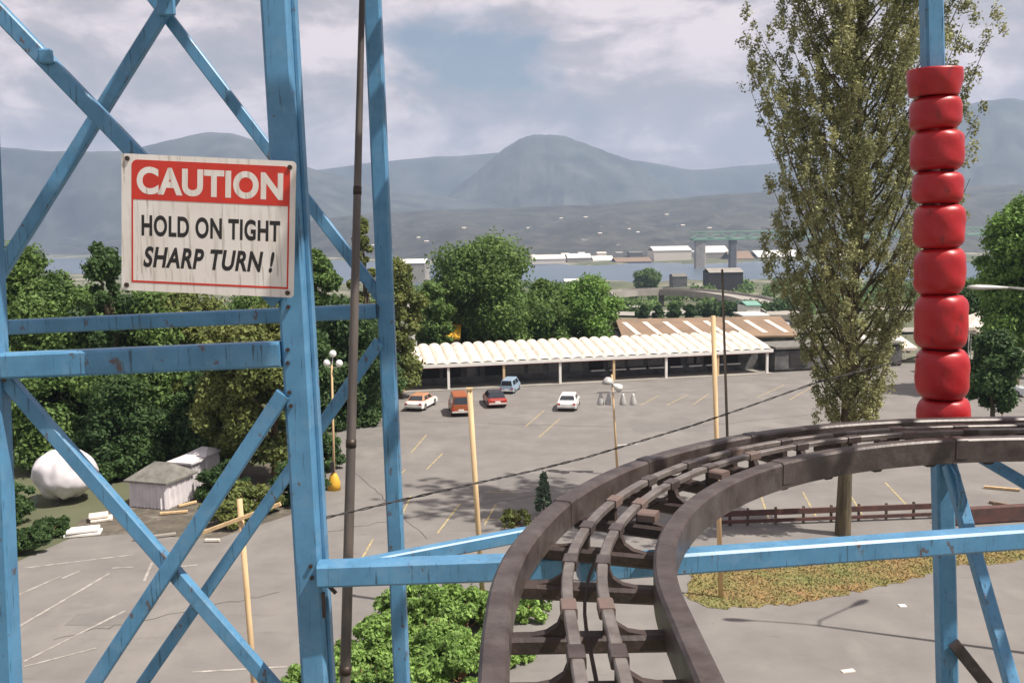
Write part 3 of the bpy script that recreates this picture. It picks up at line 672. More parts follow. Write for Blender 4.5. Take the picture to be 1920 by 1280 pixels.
specs=[(1000,1062,478,486,M['cream'],'long cream shed at the left of the far dock'),(1066,1110,476,484,M['white'],'white shed second from the left on the far dock'),(1114,1152,480,489,M['cream'],'small cream shed in the middle of the far dock'),
 (1156,1222,483,491,M['brownroof'],'low brownish shed on the far dock left of the white terminal'),(1226,1296,462,470,M['white'],'large white terminal building beside the bridge pier'),(1322,1366,462,474,M['white'],'tall white block just right of the bridge pier'),
 (1370,1412,472,486,M['brownroof'],'reddish block at the right end of the far dock'),(1420,1500,470,482,M['white'],'pale dock building behind the poplar'),(1560,1640,470,480,M['cream'],'cream dock building far behind the poplar trunk'),
 (560,600,489,495,M['white'],'pale far building left of the grey pole'),(930,985,482,490,M['cream'],'far cream shed partly behind the round tree')]
for i,(xl,xr,yt,yb,mr,lb) in enumerate(specs):
    D=1430+ (i%3)*35
    hall('dock_shed',xl,xr,D,yt,yb,70,mr,M['concrete'] if i%2 else M['cream'],lb,group='dock buildings on the far shore',zb=-24)
rs=random.Random(31)
for i in range(14):
    xl=1000+i*31+rs.uniform(-8,8); wd=rs.uniform(12,26); yb_=484-(xl-1000)*.012; hh=rs.uniform(3,9)
    hall('dock_shed',xl,xl+wd,1560+rs.uniform(0,120),yb_-hh-1.5,yb_-hh+1,40,rs.choice([M['white'],M['cream'],M['concrete'],M['greyroof']]),rs.choice([M['concrete'],M['cream'],M['greywall']]),'small far dock block in the second row behind the dock sheds',group='second row of dock blocks on the far shore',zb=-22)
# dark doors on the far sheds' fronts would be invisible specks; near-shore buildings
hall('shore_house',1262,1288,640,513,519,16,M['greyroof'],M['greywall'],'dark little building on the near shore beside the white post')
hall('shore_house',1330,1392,560,503,511,20,M['concrete'],M['dark'],'dark building with a pale frame roof under the bridge')
hall('shore_house',1400,1425,190,566,574,8,M['teal'],M['white'],'small house with a teal roof behind the brown hall')
hall('shore_house',1394,1440,165,589,593,7,M['white'],M['brownroof'],'white roofed shed right behind the brown hall')
hall('shore_house',1160,1200,330,570,576,14,M['white'],M['concrete'],'white roofed building behind the small green tree')
hall('shore_house',1060,1100,700,523,528,18,M['white'],M['concrete'],'white roofed building on the near shore above the small green tree')
hall('shore_house',1196,1216,640,523,529,14,M['cream'],M['concrete'],'cream building on the shore left of the shore tree')
hall('shore_house',764,802,160,560,580,8,M['concrete'],M['white'],'pale house between the left trees and the round tree')
# pale tents right of the red rolls
for i,(x,y,D,w_) in enumerate(((1840,598,100,5.5),(1885,612,96,5.0),(1930,608,98,5.2),(1560,640,112,3.4),(1618,640,112,3.4),(1684,640,112,3.4))):
    p0=aty(x,y,D); t=thing('tent',(p0[0],D,0),['small pale tent roof just right of the red rolls','bright pale tent at the right picture edge','pale tent cut by the right picture edge','pale tent left of the poplar trunk','pale tent right of the poplar trunk','pale tent between poplar and red rolls'][i],'tent','pale tents behind the car park')
    zt=p0[2]+.9; ze=p0[2]-.6; hw=w_/2
    v=[(p0[0]-hw,D-hw,ze),(p0[0]+hw,D-hw,ze),(p0[0]+hw,D+hw,ze),(p0[0]-hw,D+hw,ze),(p0[0],D,zt)]
    v+=[(x_,y_,z_-.35) for x_,y_,z_ in v[:4]]
    obj('canopy',v,[(0,1,4),(1,2,4),(2,3,4),(3,0,4),(0,5,6,1),(1,6,7,2),(2,7,8,3),(3,8,5,0)],M['cream'],t)
    for sx in (-1,1):
        for sy in (-1,1): MB().box((p0[0]+sx*hw*.95,D+sy*hw*.95,(ze-.3)/2),(.08,.08,ze-.3)).build('tent_leg',M['white'],t)

# ============================================================ BRIDGE, OVERPASS
brg=thing('bridge',(330,1250,-25),'green truss bridge on grey piers across the inlet','bridge')
bz=[(1296,448),(1460,447),(1900,440),(2600,432)]
q0=aty(1296,449,1150); q1=aty(2400,430,1250)
MB().beam(q0,q1,12,3.5,up=(0,0,1)).build('deck',M['green'],brg)
top0=q0+np.array([0,0,9]); top1=q1+np.array([0,0,9])
for dy in (-6,6):
    mb=MB(); n=34
    mb.beam(top0+[0,dy,0],top1+[0,dy,0],1.4,1.4)
    for i in range(n):
        a=q0+(q1-q0)*i/n+[0,dy,1]; b=q0+(q1-q0)*(i+1)/n+[0,dy,1]; c=(a+b)/2+[0,0,8]
        mb.beam(a,c,.9,.9); mb.beam(c,b,.9,.9)
    mb.build('truss',M['green'],brg)
for x in (1311,1368,1600,1900,2200):
    t=(x-1296)/(2400-1296); p_=q0+(q1-q0)*t
    MB().beam(p_+[0,0,-1.8],[p_[0],p_[1],-26],9 if x!=1311 else 13,9).build('pier',M['concrete'] if x==1311 else M['greywall'],brg)
mb=MB()
pp=[onz(x,y,-7.0) for x,y in ((1130,551),(1180,547),(1240,545),(1300,547),(1350,552),(1400,560),(1445,572),(1475,590))]
ov=thing('overpass',tuple(np.array([pp[3][0],pp[3][1],-14.5])),'grey concrete overpass curving behind the hedge trees','overpass')
v=[];f=[]
for i,q in enumerate(pp):
    d=pp[min(i+1,len(pp)-1)]-pp[max(i-1,0)]; d[2]=0; d/=np.linalg.norm(d); s=np.array([-d[1],d[0],0])
    for a,z in ((-6,-1.5),(6,-1.5),(6,1.0),(5.6,1.0),(5.6,0),(-5.6,0),(-5.6,1.0),(-6,1.0)): v.append(q+s*a+np.array([0,0,z]))
for i in range(len(pp)-1):
    for k in range(8): f.append((i*8+k,i*8+(k+1)%8,(i+1)*8+(k+1)%8,(i+1)*8+k))
f+=[tuple(range(8)),tuple(range(len(v)-1,len(v)-9,-1))]
obj('deck',v,f,M['concrete'],ov)
for q in pp[::2]: MB().box((q[0],q[1],-12.5),(2,2,8.2)).build('pier',M['concrete'],ov)
# roads on the land behind
def band(name,P0,m,w_):
    v=[];f=[];
    for i,q in enumerate(P0):
        v+=[q+np.array([0,-w_/2,.0]),q+np.array([0,w_/2,0])]
    for i in range(len(P0)-1): f.append((2*i,2*i+2,2*i+3,2*i+1))
    return tag(obj(name,v,f,m),kind='structure')
def terr(x,D): p=aty(x,640,D); r=math.hypot(p[0],D); return np.array([p[0],D,gz(r,math.degrees(math.atan2(p[0],D)))+.9])
band('road',[terr(x,300+ (x-1100)*.05) for x in range(1000,1900,50)],M['concrete'],16)
band('road',[terr(x,210) for x in range(1000,1900,50)],M['concrete'],9)
# hillside houses: tiny pale blocks across the inlet
rs=random.Random(11)
hp=[(1060,470,'leftmost'),(0,0,'')]
locs=[(680,455,1),(700,462,1),(785,448,1),(800,455,1),(1052,412,1),(1098,410,1),(1125,440,1),(1180,432,1),(1196,438,1),(1250,405,1),(1280,425,1),(1330,430,1),(990,430,1),(870,430,1),(620,440,1)]
# ============================================================ VEHICLES
def make_car(kind,body,label,cat,group,roofm=None):
    Lc,Wc,Hc={'sedan':(4.6,1.8,1.42),'van':(4.4,1.75,1.95),'pickup':(5.0,1.85,1.5)}[kind]
    t=thing(cat.replace(' ','_') if cat!='car' else 'parked_car',(0,0,0),label,cat,group)
    # side profile (y along length, front = +y), lofted over width with tumblehome
    if kind=='van':
        low=[(-2.2,.35),(-2.2,1.05),(2.15,1.0),(2.2,.75),(2.2,.35)]; cab=[(-2.17,1.05),(-2.05,1.88),(0.9,1.93),(1.75,1.05)]
    elif kind=='pickup':
        low=[(-2.5,.42),(-2.5,.98),(2.3,.95),(2.48,.8),(2.5,.4)]; cab=[(-.6,.98),(-.45,1.5),(.75,1.52),(1.35,.96)]
    else:
        low=[(-2.28,.32),(-2.3,.72),(-2.15,.92),(1.0,.90),(2.1,.76),(2.28,.60),(2.28,.32)]; cab=[(-1.75,.92),(-1.1,1.38),(.45,1.41),(1.15,.90)]
    def loft(prof,w0,w1,zs0,zs1,sub_name,m,inset=0):
        v=[];n=len(prof)
        for k,x in enumerate((-1,-.86,.86,1)):
            for y,z in prof:
                tt=0 if zs1==zs0 else (z-zs0)/(zs1-zs0); w_=w0+(w1-w0)*tt
                sh=1 if abs(x)<1 else .97
                v.append((x*w_/2,y*sh,z if abs(x)<1 or z<zs0+.01 else z-.04))
        f=[]
        for k in range(3):
            for i in range(n): f.append((k*n+i,k*n+(i+1)%n,(k+1)*n+(i+1)%n,(k+1)*n+i))
        f+=[tuple(range(n-1,-1,-1)),tuple(range(3*n,4*n))]
        return obj(sub_name,v,f,m,t,False,False)
    loft(low,Wc,Wc*.97,.3,1.0,'body',body)
    cb=loft(cab,Wc*.94,Wc*.76,cab[0][1],cab[1][1],'cabin',roofm or body)
    z0,z1=cab[0][1],cab[1][1]; w0=Wc*.94; w1=Wc*.76
    def wq(name,pts): 
        return obj(name,pts,[(0,1,2,3)],M['glass'],t,False,False)
    def lerp(a,b,q): return a+(b-a)*q
    # rear window and windscreen
    for nm,(ya,za),(yb,zb) in (('rear_window',cab[0],cab[1]),('windscreen',cab[3],cab[2])):
        e_=-.015 if nm=='rear_window' else .015
        ys_=[lerp(ya,yb,.12)+e_,lerp(ya,yb,.86)+e_]; zs_=[lerp(za,zb,.12)+.012,lerp(za,zb,.86)+.012]
        wq(nm,[(-w0*.42,ys_[0],zs_[0]),(w0*.42,ys_[0],zs_[0]),(w1*.42,ys_[1],zs_[1]),(-w1*.42,ys_[1],zs_[1])])
    for sx in (-1,1):
        ya,yb=cab[0][0],cab[3][0]; yc,yd=cab[1][0],cab[2][0]; mid=(ya+yb)/2
        for u0,u1 in ((.10,.47),(.53,.90)):
            xa=sx*(lerp(w0,w1,.15)/2+.012); xb=sx*(lerp(w0,w1,.85)/2+.002)
            la=lerp(ya,yc,.15); lb=lerp(yb,yd,.15); ta=lerp(ya,yc,.85); tb=lerp(yb,yd,.85)
            wq('side_window',[(xa,lerp(la,lb,u0),lerp(z0,z1,.15)),(xa,lerp(la,lb,u1),lerp(z0,z1,.15)),(xb,lerp(ta,tb,u1),lerp(z0,z1,.85)),(xb,lerp(ta,tb,u0),lerp(z0,z1,.85))])
        for yy in (-Lc*.29,Lc*.31):
            mb=MB(); x0=sx*(Wc/2-.2); x1=sx*(Wc/2+.01)
            mb.tube([(x0,yy,.33),(x1,yy,.33)],.33,16); wh=mb.build('wheel',M['tyre'],t,False,False)
            mb=MB(); mb.tube([(x1,yy,.33),(x1+sx*.015,yy,.33)],.19,12); mb.build('rim',M['rim'],wh,False,False)
        yb_=-Lc/2; 
        MB().box((sx*Wc*.40,low[0][0]-.012,.72),(.26,.04,.16)).build('tail_light',M['signred'],t,False,False)
        MB().box((sx*Wc*.38,low[-1][0]+.0,.58),(.3,.05,.14)).build('headlight',M['globe'],t,False,False)
    MB().box((0,low[0][0]-.04,.45),(Wc*.96,.12,.16),bev=.03).build('bumper',M['grey'],t,False,False)
    MB().box((0,low[-1][0]+.04,.42),(Wc*.96,.12,.16),bev=.03).build('bumper',M['grey'],t,False,False)
    MB().box((0,low[0][0]-.03,.64),(.5,.03,.13)).build('number_plate',M['globe'],t,False,False)
    return t
cp_white=mat('car_white',(0.78,0.76,0.74),0.25,var=.05); cp_red=mat('car_red',(0.33,0.035,0.02),0.3,var=.1); cp_orange=mat('car_rust',(0.36,0.10,0.035),0.35,var=.1); cp_mar=mat('car_maroon',(0.20,0.015,0.02),0.25,var=.1)
cp_blue=mat('car_blue',(0.30,0.40,0.50),0.25,var=.05); cp_sil=mat('car_silver',(0.5,0.52,0.53),0.25,var=.05); cp_dk=mat('car_dark',(0.03,0.03,0.05),0.25)
def place(c,x,y,rz): q=onz(x,y); c.location=(q[0],q[1]+1.2,0.014); c.rotation_euler=(0,0,rz)
grp='cars parked in the car park'
c=make_car('sedan',cp_white,'white car with an orange tinted rear window, leftmost in the car park','car',grp,mat('car_tan',(0.55,0.27,0.15),.3)); place(c,788,768,R_(-14))
c=make_car('van',cp_orange,'rust red van parked between the white car and the maroon car','van',grp); place(c,860,778,R_(8))
c=make_car('sedan',cp_red,'maroon car with a dark roof right of the timber pole','car',grp,cp_dk); place(c,927,762,R_(9))
c=make_car('van',cp_blue,'pale blue van parked close to the ribbed roof building','van',grp); c.scale=(.85,.85,.76); place(c,957,737,R_(-12))
c=make_car('sedan',cp_white,'white car standing alone left of the floodlight mast','car',grp); place(c,1068,768,R_(-9))
c=make_car('sedan',cp_sil,'silver car at the right edge under the dark tree','car',grp); place(c,1885,745,R_(70))
p0=terr(1312,150); c=make_car('van',cp_white,'white van parked behind the brown hall','van',None); c.location=(p0[0],150,p0[2]-.2); c.rotation_euler=(0,0,R_(80))

far=None
for i,(x,D,cm) in enumerate(((1345,236,0),(1362,240,1),(1380,236,2),(1445,240,3),(1462,238,0),(1480,240,4),(1355,256,3),(1376,258,0),(1396,256,1),(1190,240,0),(1420,256,0),(1450,256,3),(1315,250,4),(1600,150,0),(1650,150,3),(1685,152,1))):
    paint=(cp_white,cp_red,cp_blue,cp_sil,cp_dk)[cm]
    c=make_car('sedan',paint,('white','maroon','pale blue','silver','black')[cm]+' car in the far lot behind the brown hall','car','cars in the far lots')
    p0=terr(x,D); c.location=(p0[0],p0[1],p0[2]-.85); c.rotation_euler=(0,0,R_(75+i*7%40))
# ============================================================ LEFT YARD: wrapped ride, booths
b=onz(112,948); yb=b[1]+1.0
ball=thing('wrapped_ride',(b[0],yb,0),'big crumpled white tarpaulin bundle in front of the left trees','covered ride')
rng=np.random.default_rng(6); n1_,n2_=96,48; v=[];f=[]
R0=1.78; zc=zof(112,888,yb)
seeds=[(rng.normal(size=3),rng.uniform(0,6),rng.uniform(2,5)) for _ in range(12)]
fl=[q/np.linalg.norm(q) for q in rng.normal(size=(16,3))]
for j in range(n2_+1):
    th=math.pi*j/n2_
    for i in range(n1_):
        ph=2*math.pi*i/n1_; d=np.array([math.sin(th)*math.cos(ph),math.sin(th)*math.sin(ph),math.cos(th)])
        q_=Vector(d*1.7); f1=mnoise.noise(q_+Vector((3,1,2))); f2=abs(mnoise.noise(Vector((ph*1.6,d[2]*1.1,2.2)))); f3=abs(mnoise.noise(Vector((ph*4.2,d[2]*1.6,7.2))))
        s=1.02+.14*f1-.10*f2-.03*f3-.10*max(0,-d[2])+.05*abs(math.sin(ph*2.5+d[2]*2))*(.3+max(0,-d[2]))
        v.append((b[0]+d[0]*R0*s*1.05,yb+d[1]*R0*s,zc+d[2]*R0*.92*s))
for j in range(n2_):
    for i in range(n1_): f.append((j*n1_+i,j*n1_+(i+1)%n1_,(j+1)*n1_+(i+1)%n1_,(j+1)*n1_+i))
obj('tarpaulin',v,f,M['canvas'],ball,True)
mb=MB(); 
for a in (.4,2.5,4.6): MB().tube([(b[0]+math.cos(a)*1.2,yb+math.sin(a)*1.2,0),(b[0]+math.cos(a)*.5,yb+math.sin(a)*.5,zc-1.2)],.07,8).build('stand_leg',M['rail'],ball)

hp_=thing('rope_skirt',(b[0]-2.4,yb-.3,0),'pale sagging net hanging beside the wrapped bundle','net')
q1=aty(70,925,yb-1); q2=aty(8,985,yb-2); mb=MB()
for k in range(5): mb.tube([q1+np.array([0,0,-.12*k]),(q1+q2)/2+np.array([0,0,-.25-.12*k]),q2+np.array([0,0,-.12*k])],.025,5)
mb.build('net_rope',mat('teal_rope',(0.25,0.35,0.33)),hp_)
MB().lathe(aty(24,985,yb-2),[(.1,-.5),(.28,-.4),(.3,.1),(.2,.5),(.05,.6)],10).build('float',M['white'],hp_)
def booth(x,y,w_,d_,h_,rz,label,rh=.85,rm=None):
    q=onz(x,y); t=thing('fair_booth',(q[0],q[1]+.6,0),label,'booth','white curtained booths by the left trees',rz=0)
    cs,sn=math.cos(rz),math.sin(rz); cx,cy=q[0],q[1]+.6+d_/2
    def T(a,b_,z): return (cx+a*cs-b_*sn,cy+a*sn+b_*cs,z)
    per=[];n=11
    cor=[(-w_/2,-d_/2),(w_/2,-d_/2),(w_/2,d_/2),(-w_/2,d_/2)]
    v=[];f=[]
    pts=[]
    for k in range(4):
        a=np.array(cor[k]);b_=np.array(cor[(k+1)%4]); nn_=np.array([(b_-a)[1],-(b_-a)[0]]); nn_=nn_/np.linalg.norm(nn_)
        for i in range(n*2): 
            u=i/(n*2); p_=a+(b_-a)*u+nn_*(0.07 if i%2 else -0.05)*(1+.5*math.sin(i*1.7)); pts.append(p_)
    m_=len(pts)
    for p_ in pts: v.append(T(p_[0]*1.04,p_[1]*1.04,.03))
    for p_ in pts: v.append(T(p_[0],p_[1],h_))
    for i in range(m_): f.append((i,(i+1)%m_,m_+(i+1)%m_,m_+i))
    obj('curtain_wall',v,f,M['canvas'],t)
    o=.22; rv=[T(-w_/2-o,-d_/2-o,h_-.05),T(w_/2+o,-d_/2-o,h_-.05),T(w_/2+o,d_/2+o,h_-.05),T(-w_/2-o,d_/2+o,h_-.05),T(-w_*.15,0,h_+rh),T(w_*.25,0,h_+rh)]
    rv+=[(a,b_,z-.12) for a,b_,z in rv[:4]]
    obj('hip_roof',rv,[(0,1,5,4),(1,2,5),(2,3,4,5),(3,0,4),(0,6,7,1),(1,7,8,2),(2,8,9,3),(3,9,6,0)],rm or M['greyroof'],t)
    return t
booth(283,958,2.7,2.6,1.75,R_(-18),'white curtained booth with a grey hipped roof, nearest of the three')
booth(343,925,1.5,1.6,2.0,R_(-18),'white booth in the middle of the three booths',rm=M['canvas'],rh=.25)
booth(374,915,1.2,1.5,2.2,R_(-18),'white booth farthest right of the three',rm=M['canvas'],rh=.3)
def slabstack(x,y,w_,label,name,m,n=2,rz=.3):
    q=onz(x,y); t=thing(name,(q[0],q[1],0),label,'stack'); rs=random.Random(int(x))
    for k in range(n): MB().box((q[0]+rs.uniform(-.15,.15),q[1],.1+.2*k),(w_*(1-.12*k),.9,.16),rz=rz+rs.uniform(-.15,.15),bev=.03).build('slab',m,t)
    return t
slabstack(160,1002,1.9,'stack of pale slabs at the corner of the yard','slab_stack',M['white'])
slabstack(188,975,1.2,'smaller pale slab stack behind the first','slab_stack',M['cream'])
def plank(x0,y0,x1,y1,label,m,w_=.18,z=.12):
    a=onz(x0,y0,z);b=onz(x1,y1,z); o=MB().beam(a,b,w_,.14,up=(0,0,1)).build('timber_beam',m); return tag(o,label,'timber')
plank(300,962,352,958,'pale timber lying in front of the nearest booth',M['ochre'])
plank(335,948,368,940,'pale timber lying beside the middle booth',M['ochre'])
plank(250,1010,330,1000,'grey timber lying on the yard edge',M['concrete'])
plank(1845,912,1912,918,'upper pale timber lying at the right edge',M['ochre'])
plank(1855,940,1935,954,'lower rusty timber lying at the right edge',M['brownroof'])
plank(385,1012,412,1012,'short pale timber at the foot of the olive trees',M['cream'])
# white scrap and paper
o=MB().box(tuple(onz(1692,1135,.03)),(.3,.25,.05)).build('paper_scrap',M['white']); tag(o,'white paper scrap lying on the road at lower right','litter')
o=MB().box(tuple(onz(1590,1257,.03)),(.5,.2,.04),rz=.2).build('paper_scrap',M['cream']); tag(o,'flat pale scrap near the lower picture edge','litter')
# rusty low guard rail
q0=onz(1350,988); q1=onz(1765,972); t=thing('guard_rail',tuple((q0+q1)/2),'low rusty brown guard rail along the foot of the poplar','guard rail')
MB().beam(q0+[0,0,.75],q1+[0,0,.75],.1,.32,up=(0,0,1)).build('rail_board',M['rust'],t)
MB().beam(q0+[0,0,.28],q1+[0,0,.28],.1,.2,up=(0,0,1)).build('rail_board',M['rust'],t)
for k in range(9):
    p_=q0+(q1-q0)*k/8; MB().box(p_+[0,.1,.5],(.12,.12,1.0)).build('rail_post',M['wood'],t)
q0=onz(1775,985); q1=onz(2050,968); t=thing('guard_rail',tuple((q0+q1)/2),'dark rusty rail continuing right of the blue column','guard rail')
MB().beam(q0+[0,0,.5],q1+[0,0,.5],.4,.9,up=(0,0,1)).build('rail_board',M['rust'],t)
for k in range(4):
    p_=q0+(q1-q0)*k/3; MB().box(p_+[0,.3,.5],(.12,.12,1.1)).build('rail_post',M['wood'],t)
b=onz(1880,800); top=aty(1878,740,b[1]); pole('sign_post',np.array([b[0],b[1],0]),top,.05,.05,M['ochre'],'thin pale post at the right beside the silver car','post')

# ============================================================ VEGETATION
def leaves(name,C,Rr,n,size,m,parent,seed,ell=(1,1,1),shell=0.5,up=0.35,asp=0.55,world=False):
    rng=np.random.default_rng(seed); C=np.array(C,float); Rr=np.array(Rr,float)
    p=Rr**2; p/=p.sum(); idx=rng.choice(len(C),n,p=p)
    d=rng.normal(size=(n,3)); d/=np.linalg.norm(d,axis=1)[:,None]
    rad=Rr[idx]*(shell+(1-shell)*rng.random(n)**.6)*(1+0.18*rng.normal(size=n))
    P=C[idx]+d*rad[:,None]*np.array(ell)
    nr=d*.55+rng.normal(size=(n,3))*.55+np.array([0,0,up]); nr/=np.linalg.norm(nr,axis=1)[:,None]
    t=np.cross(nr,rng.normal(size=(n,3))); t/=np.linalg.norm(t,axis=1)[:,None]; b=np.cross(nr,t)
    s=size*(0.6+0.8*rng.random(n))[:,None]
    V=np.empty((n,4,3)); V[:,0]=P-t*s; V[:,1]=P+b*s*asp; V[:,2]=P+t*s; V[:,3]=P-b*s*asp
    V=V.reshape(-1,3)
    me=bpy.data.meshes.new(name); me.vertices.add(n*4); me.vertices.foreach_set('co',V.ravel())
    me.loops.add(n*4); me.loops.foreach_set('vertex_index',np.arange(n*4,dtype=np.int32)); me.polygons.add(n)
    me.polygons.foreach_set('loop_start',np.arange(0,n*4,4,dtype=np.int32)); me.polygons.foreach_set('loop_total',np.full(n,4,dtype=np.int32)); me.update(calc_edges=True)
    me.materials.append(m); o=bpy.data.objects.new(name,me); col.objects.link(o); o.parent=parent; return o
def make_tree(h,w,label,m,seed,n=15000,leaf=.26,barkm=None,cb=.22,group=None,name='leafy_tree',nclump=34,squash=1.0):
    """tree at the origin: trunk with limbs + crown of leaf clumps"""
    h*=.94; w*=.97
    rs=random.Random(seed); t=thing(name,(0,0,0),label,'tree',group)
    mb=MB(); r=max(.14,h*.022); lean=rs.uniform(-.4,.4)
    tr=[(0,0,0),(lean*.2,0,h*.25),(lean*.5,.1,h*.55),(lean,.1,h*.86)]; mb.tube(tr,[r*1.2,r,r*.6,r*.15],8)
    C=[];Rr=[]
    for k in range(nclump):
        u=(k+.5)/nclump; z=h*(cb+(1-cb)*(u**.85)); 
        prof=math.sin(math.pi*min(1,(u*.86+.12)))**.6
        a=k*2.4+rs.uniform(-.5,.5); rr=w/2*prof*rs.uniform(.25,.82)
        c=(rr*math.cos(a),rr*math.sin(a),z-rs.uniform(0,.04)*h); C.append(c); Rr.append(w*rs.uniform(.09,.21))
        if k%3==0:
            z0=z*.62; mb.tube([(lean*z0/h,0,z0),(c[0]*.5,c[1]*.5,(z0+c[2])/2),c],[r*.38,r*.22,r*.06],5)
    C.append((lean,0,h*.95)); Rr.append(w*.11)
    mb.build('trunk',barkm or M['bark'],t,False,False)
    leaves('crown',C,Rr,int(n*2.0),leaf*.68,m,t,seed,ell=(1,1,.8*squash),shell=.3)
    return t
def put(t,x,D,rz=0,sc_=1.0,z=0.0,sz=None):
    p=aty(x,640,D); t.location=(p[0],D,z); t.rotation_euler=(0,0,rz); t.scale=(sc_,sc_,sz or sc_)
gl='dense trees left of the car park'
def tree_px(x,D,ytop,wpx,label,m,seed,z=0.0,**k):
    h=zof(x,ytop,D)-z; w=wpx*D/F; t=make_tree(h,w,label,m,seed,**k); put(t,x,D,z=z); return t
tA=tree_px(60,68,455,250,'large green tree at the left picture edge reaching above the sign base',M['lf_mid'],1,n=26000,group=gl,cb=.1)
tB=tree_px(205,66,428,130,'dark pointed tree rising left of the sign',M['lf_dark'],2,n=15000,group=gl,cb=.15,leaf=.24)
tC=tree_px(110,66,600,250,'low dark green tree behind the wrapped bundle',M['lf_mid'],3,n=24000,group=gl,cb=.06)
tD=tree_px(290,68,552,260,'broad green tree behind the white booths',M['lf_mid'],4,n=24000,group=gl,cb=.12)
tE=tree_px(432,61,590,170,'olive brown tree right of the white booths',M['lf_olive'],5,n=20000,group=gl,cb=.2,barkm=M['bark2'],leaf=.22)
tF=tree_px(505,60,560,190,'olive tree just left of the main blue post',M['lf_olive'],6,n=17000,group=gl,cb=.14,barkm=M['bark2'],leaf=.24)
tG=tree_px(345,70,520,230,'green tree seen just below the sign',M['lf_olive'],7,n=17000,group=gl,cb=.12)
tH=tree_px(600,82,452,110,'green tree right of the main blue post',M['lf_mid'],8,n=14000,group=gl,cb=.1,leaf=.28)
tI=tree_px(688,98,385,60,'narrow brownish tree beside the rear post',M['lf_olive'],9,n=9000,group=gl,cb=.12,leaf=.3)
tJ=tree_px(745,92,470,120,'slim olive tree right of the rear post',M['lf_olive'],10,n=13000,group=gl,cb=.12,leaf=.28)
tK=tree_px(650,78,560,170,'dark green tree behind the globe lamp',M['lf_dark'],11,n=17000,group=gl,cb=.06,leaf=.27)
tL=tree_px(10,75,560,240,'green tree at far left behind the edge post',M['lf_mid'],12,n=16000,group=gl,cb=.1)
tM=tree_px(215,63,700,190,'small dark tree between bundle and booths',M['lf_dark'],13,n=15000,group=gl,cb=.03,leaf=.22)
tN=tree_px(565,70,590,150,'dark tree behind the main blue post',M['lf_dark'],14,n=13000,group=gl,cb=.06)
tO=tree_px(385,65,690,170,'dark low tree behind the olive trees',M['lf_dark'],15,n=13000,group=gl,cb=.04)
tP=tree_px(700,84,590,110,'small dark tree behind the rear post',M['lf_dark'],16,n=10000,group=gl,cb=.05)
tree_px(160,84,525,170,'green tree filling the gap left of the sign',M['lf_mid'],17,n=12000,group=gl,cb=.1)
tree_px(470,92,548,190,'green tree filling the gap under the right half of the sign',M['lf_mid'],18,n=12000,group=gl,cb=.1)
gm='trees behind the ribbed roof'
tQ=tree_px(915,118,452,255,'large round dark green tree behind the ribbed roof',M['lf_mid'],20,n=30000,group=gm,cb=.12,leaf=.34,nclump=46)
tR=tree_px(1105,128,522,150,'smaller bright green tree right of the large round tree',M['lf_bright'],21,n=13000,group=gm,cb=.12,leaf=.33)
tS=tree_px(812,110,520,90,'green tree left of the large round tree',M['lf_mid'],22,n=9000,group=gm,cb=.1,leaf=.33)
tT=tree_px(1020,122,520,110,'dark tree filling between the two round trees',M['lf_mid'],23,n=9000,group=gm,cb=.1,leaf=.33)
tU=tree_px(1905,88,362,190,'bright green tree at the right picture edge',M['lf_bright'],30,n=24000,cb=.3,leaf=.3,nclump=40)
tV=tree_px(1868,72,610,130,'dark tree low at the right beside the red rolls',M['lf_dark'],31,n=14000,cb=.25,leaf=.24)
tV2=tree_px(1830,110,520,120,'dark green tree behind the tents right of the red rolls',M['lf_dark'],33,n=11000,cb=.1,leaf=.33)
tW=tree_px(1215,600,508,60,'small green tree on the near shore of the inlet',M['lf_mid'],32,z=gz(600,5),n=5000,leaf=1.3)
hk='clipped hedge trees behind the brown hall'
for i,x in enumerate((1206,1235,1265,1293)):
    t=tree_px(x,232,571,30,'clipped round hedge tree, number by place left of the white van',M['lf_dark'],40+i,z=zof(x,603,232),n=2600,leaf=.5,group=hk,cb=.1,nclump=12)
    t['label']=['leftmost clipped round tree in the hedge row','second clipped round tree from the left in the hedge row','third clipped round tree from the left in the hedge row','rightmost clipped round tree before the long hedge'][i]
rs=random.Random(3)
C=[];Rr=[]
t=thing('hedge',tuple(terr(1370,240)),'long dark hedge right of the clipped round trees','hedge')
for k in range(30):
    x=1312+k*6; q=terr(x,275); C.append((q[0]-t.location[0],q[1]-t.location[1]+rs.uniform(-2,2),rs.uniform(.5,2.0))); Rr.append(1.9)
leaves('foliage',C,Rr,9000,.5,M['lf_dark'],t,77)
# bare trees on further land, as one wood
C=[];Rr=[]
t=thing('far_wood',tuple(terr(1450,420)),'band of low trees beyond the overpass','wood'); t['kind']='stuff'
for k in range(260):
    x=rs.uniform(700,2000); D=rs.choice([330,430,520,610,700])+rs.uniform(-20,20)
    if 1130<x<1300 and D>500: continue
    q=terr(x,D); C.append((q[0]-t.location[0],D-t.location[1],q[2]-t.location[2]+1.5)); Rr.append(rs.uniform(2.5,5))
leaves('foliage',C,Rr,30000,1.0,M['lf_mid'],t,78,ell=(1.2,1,.7))
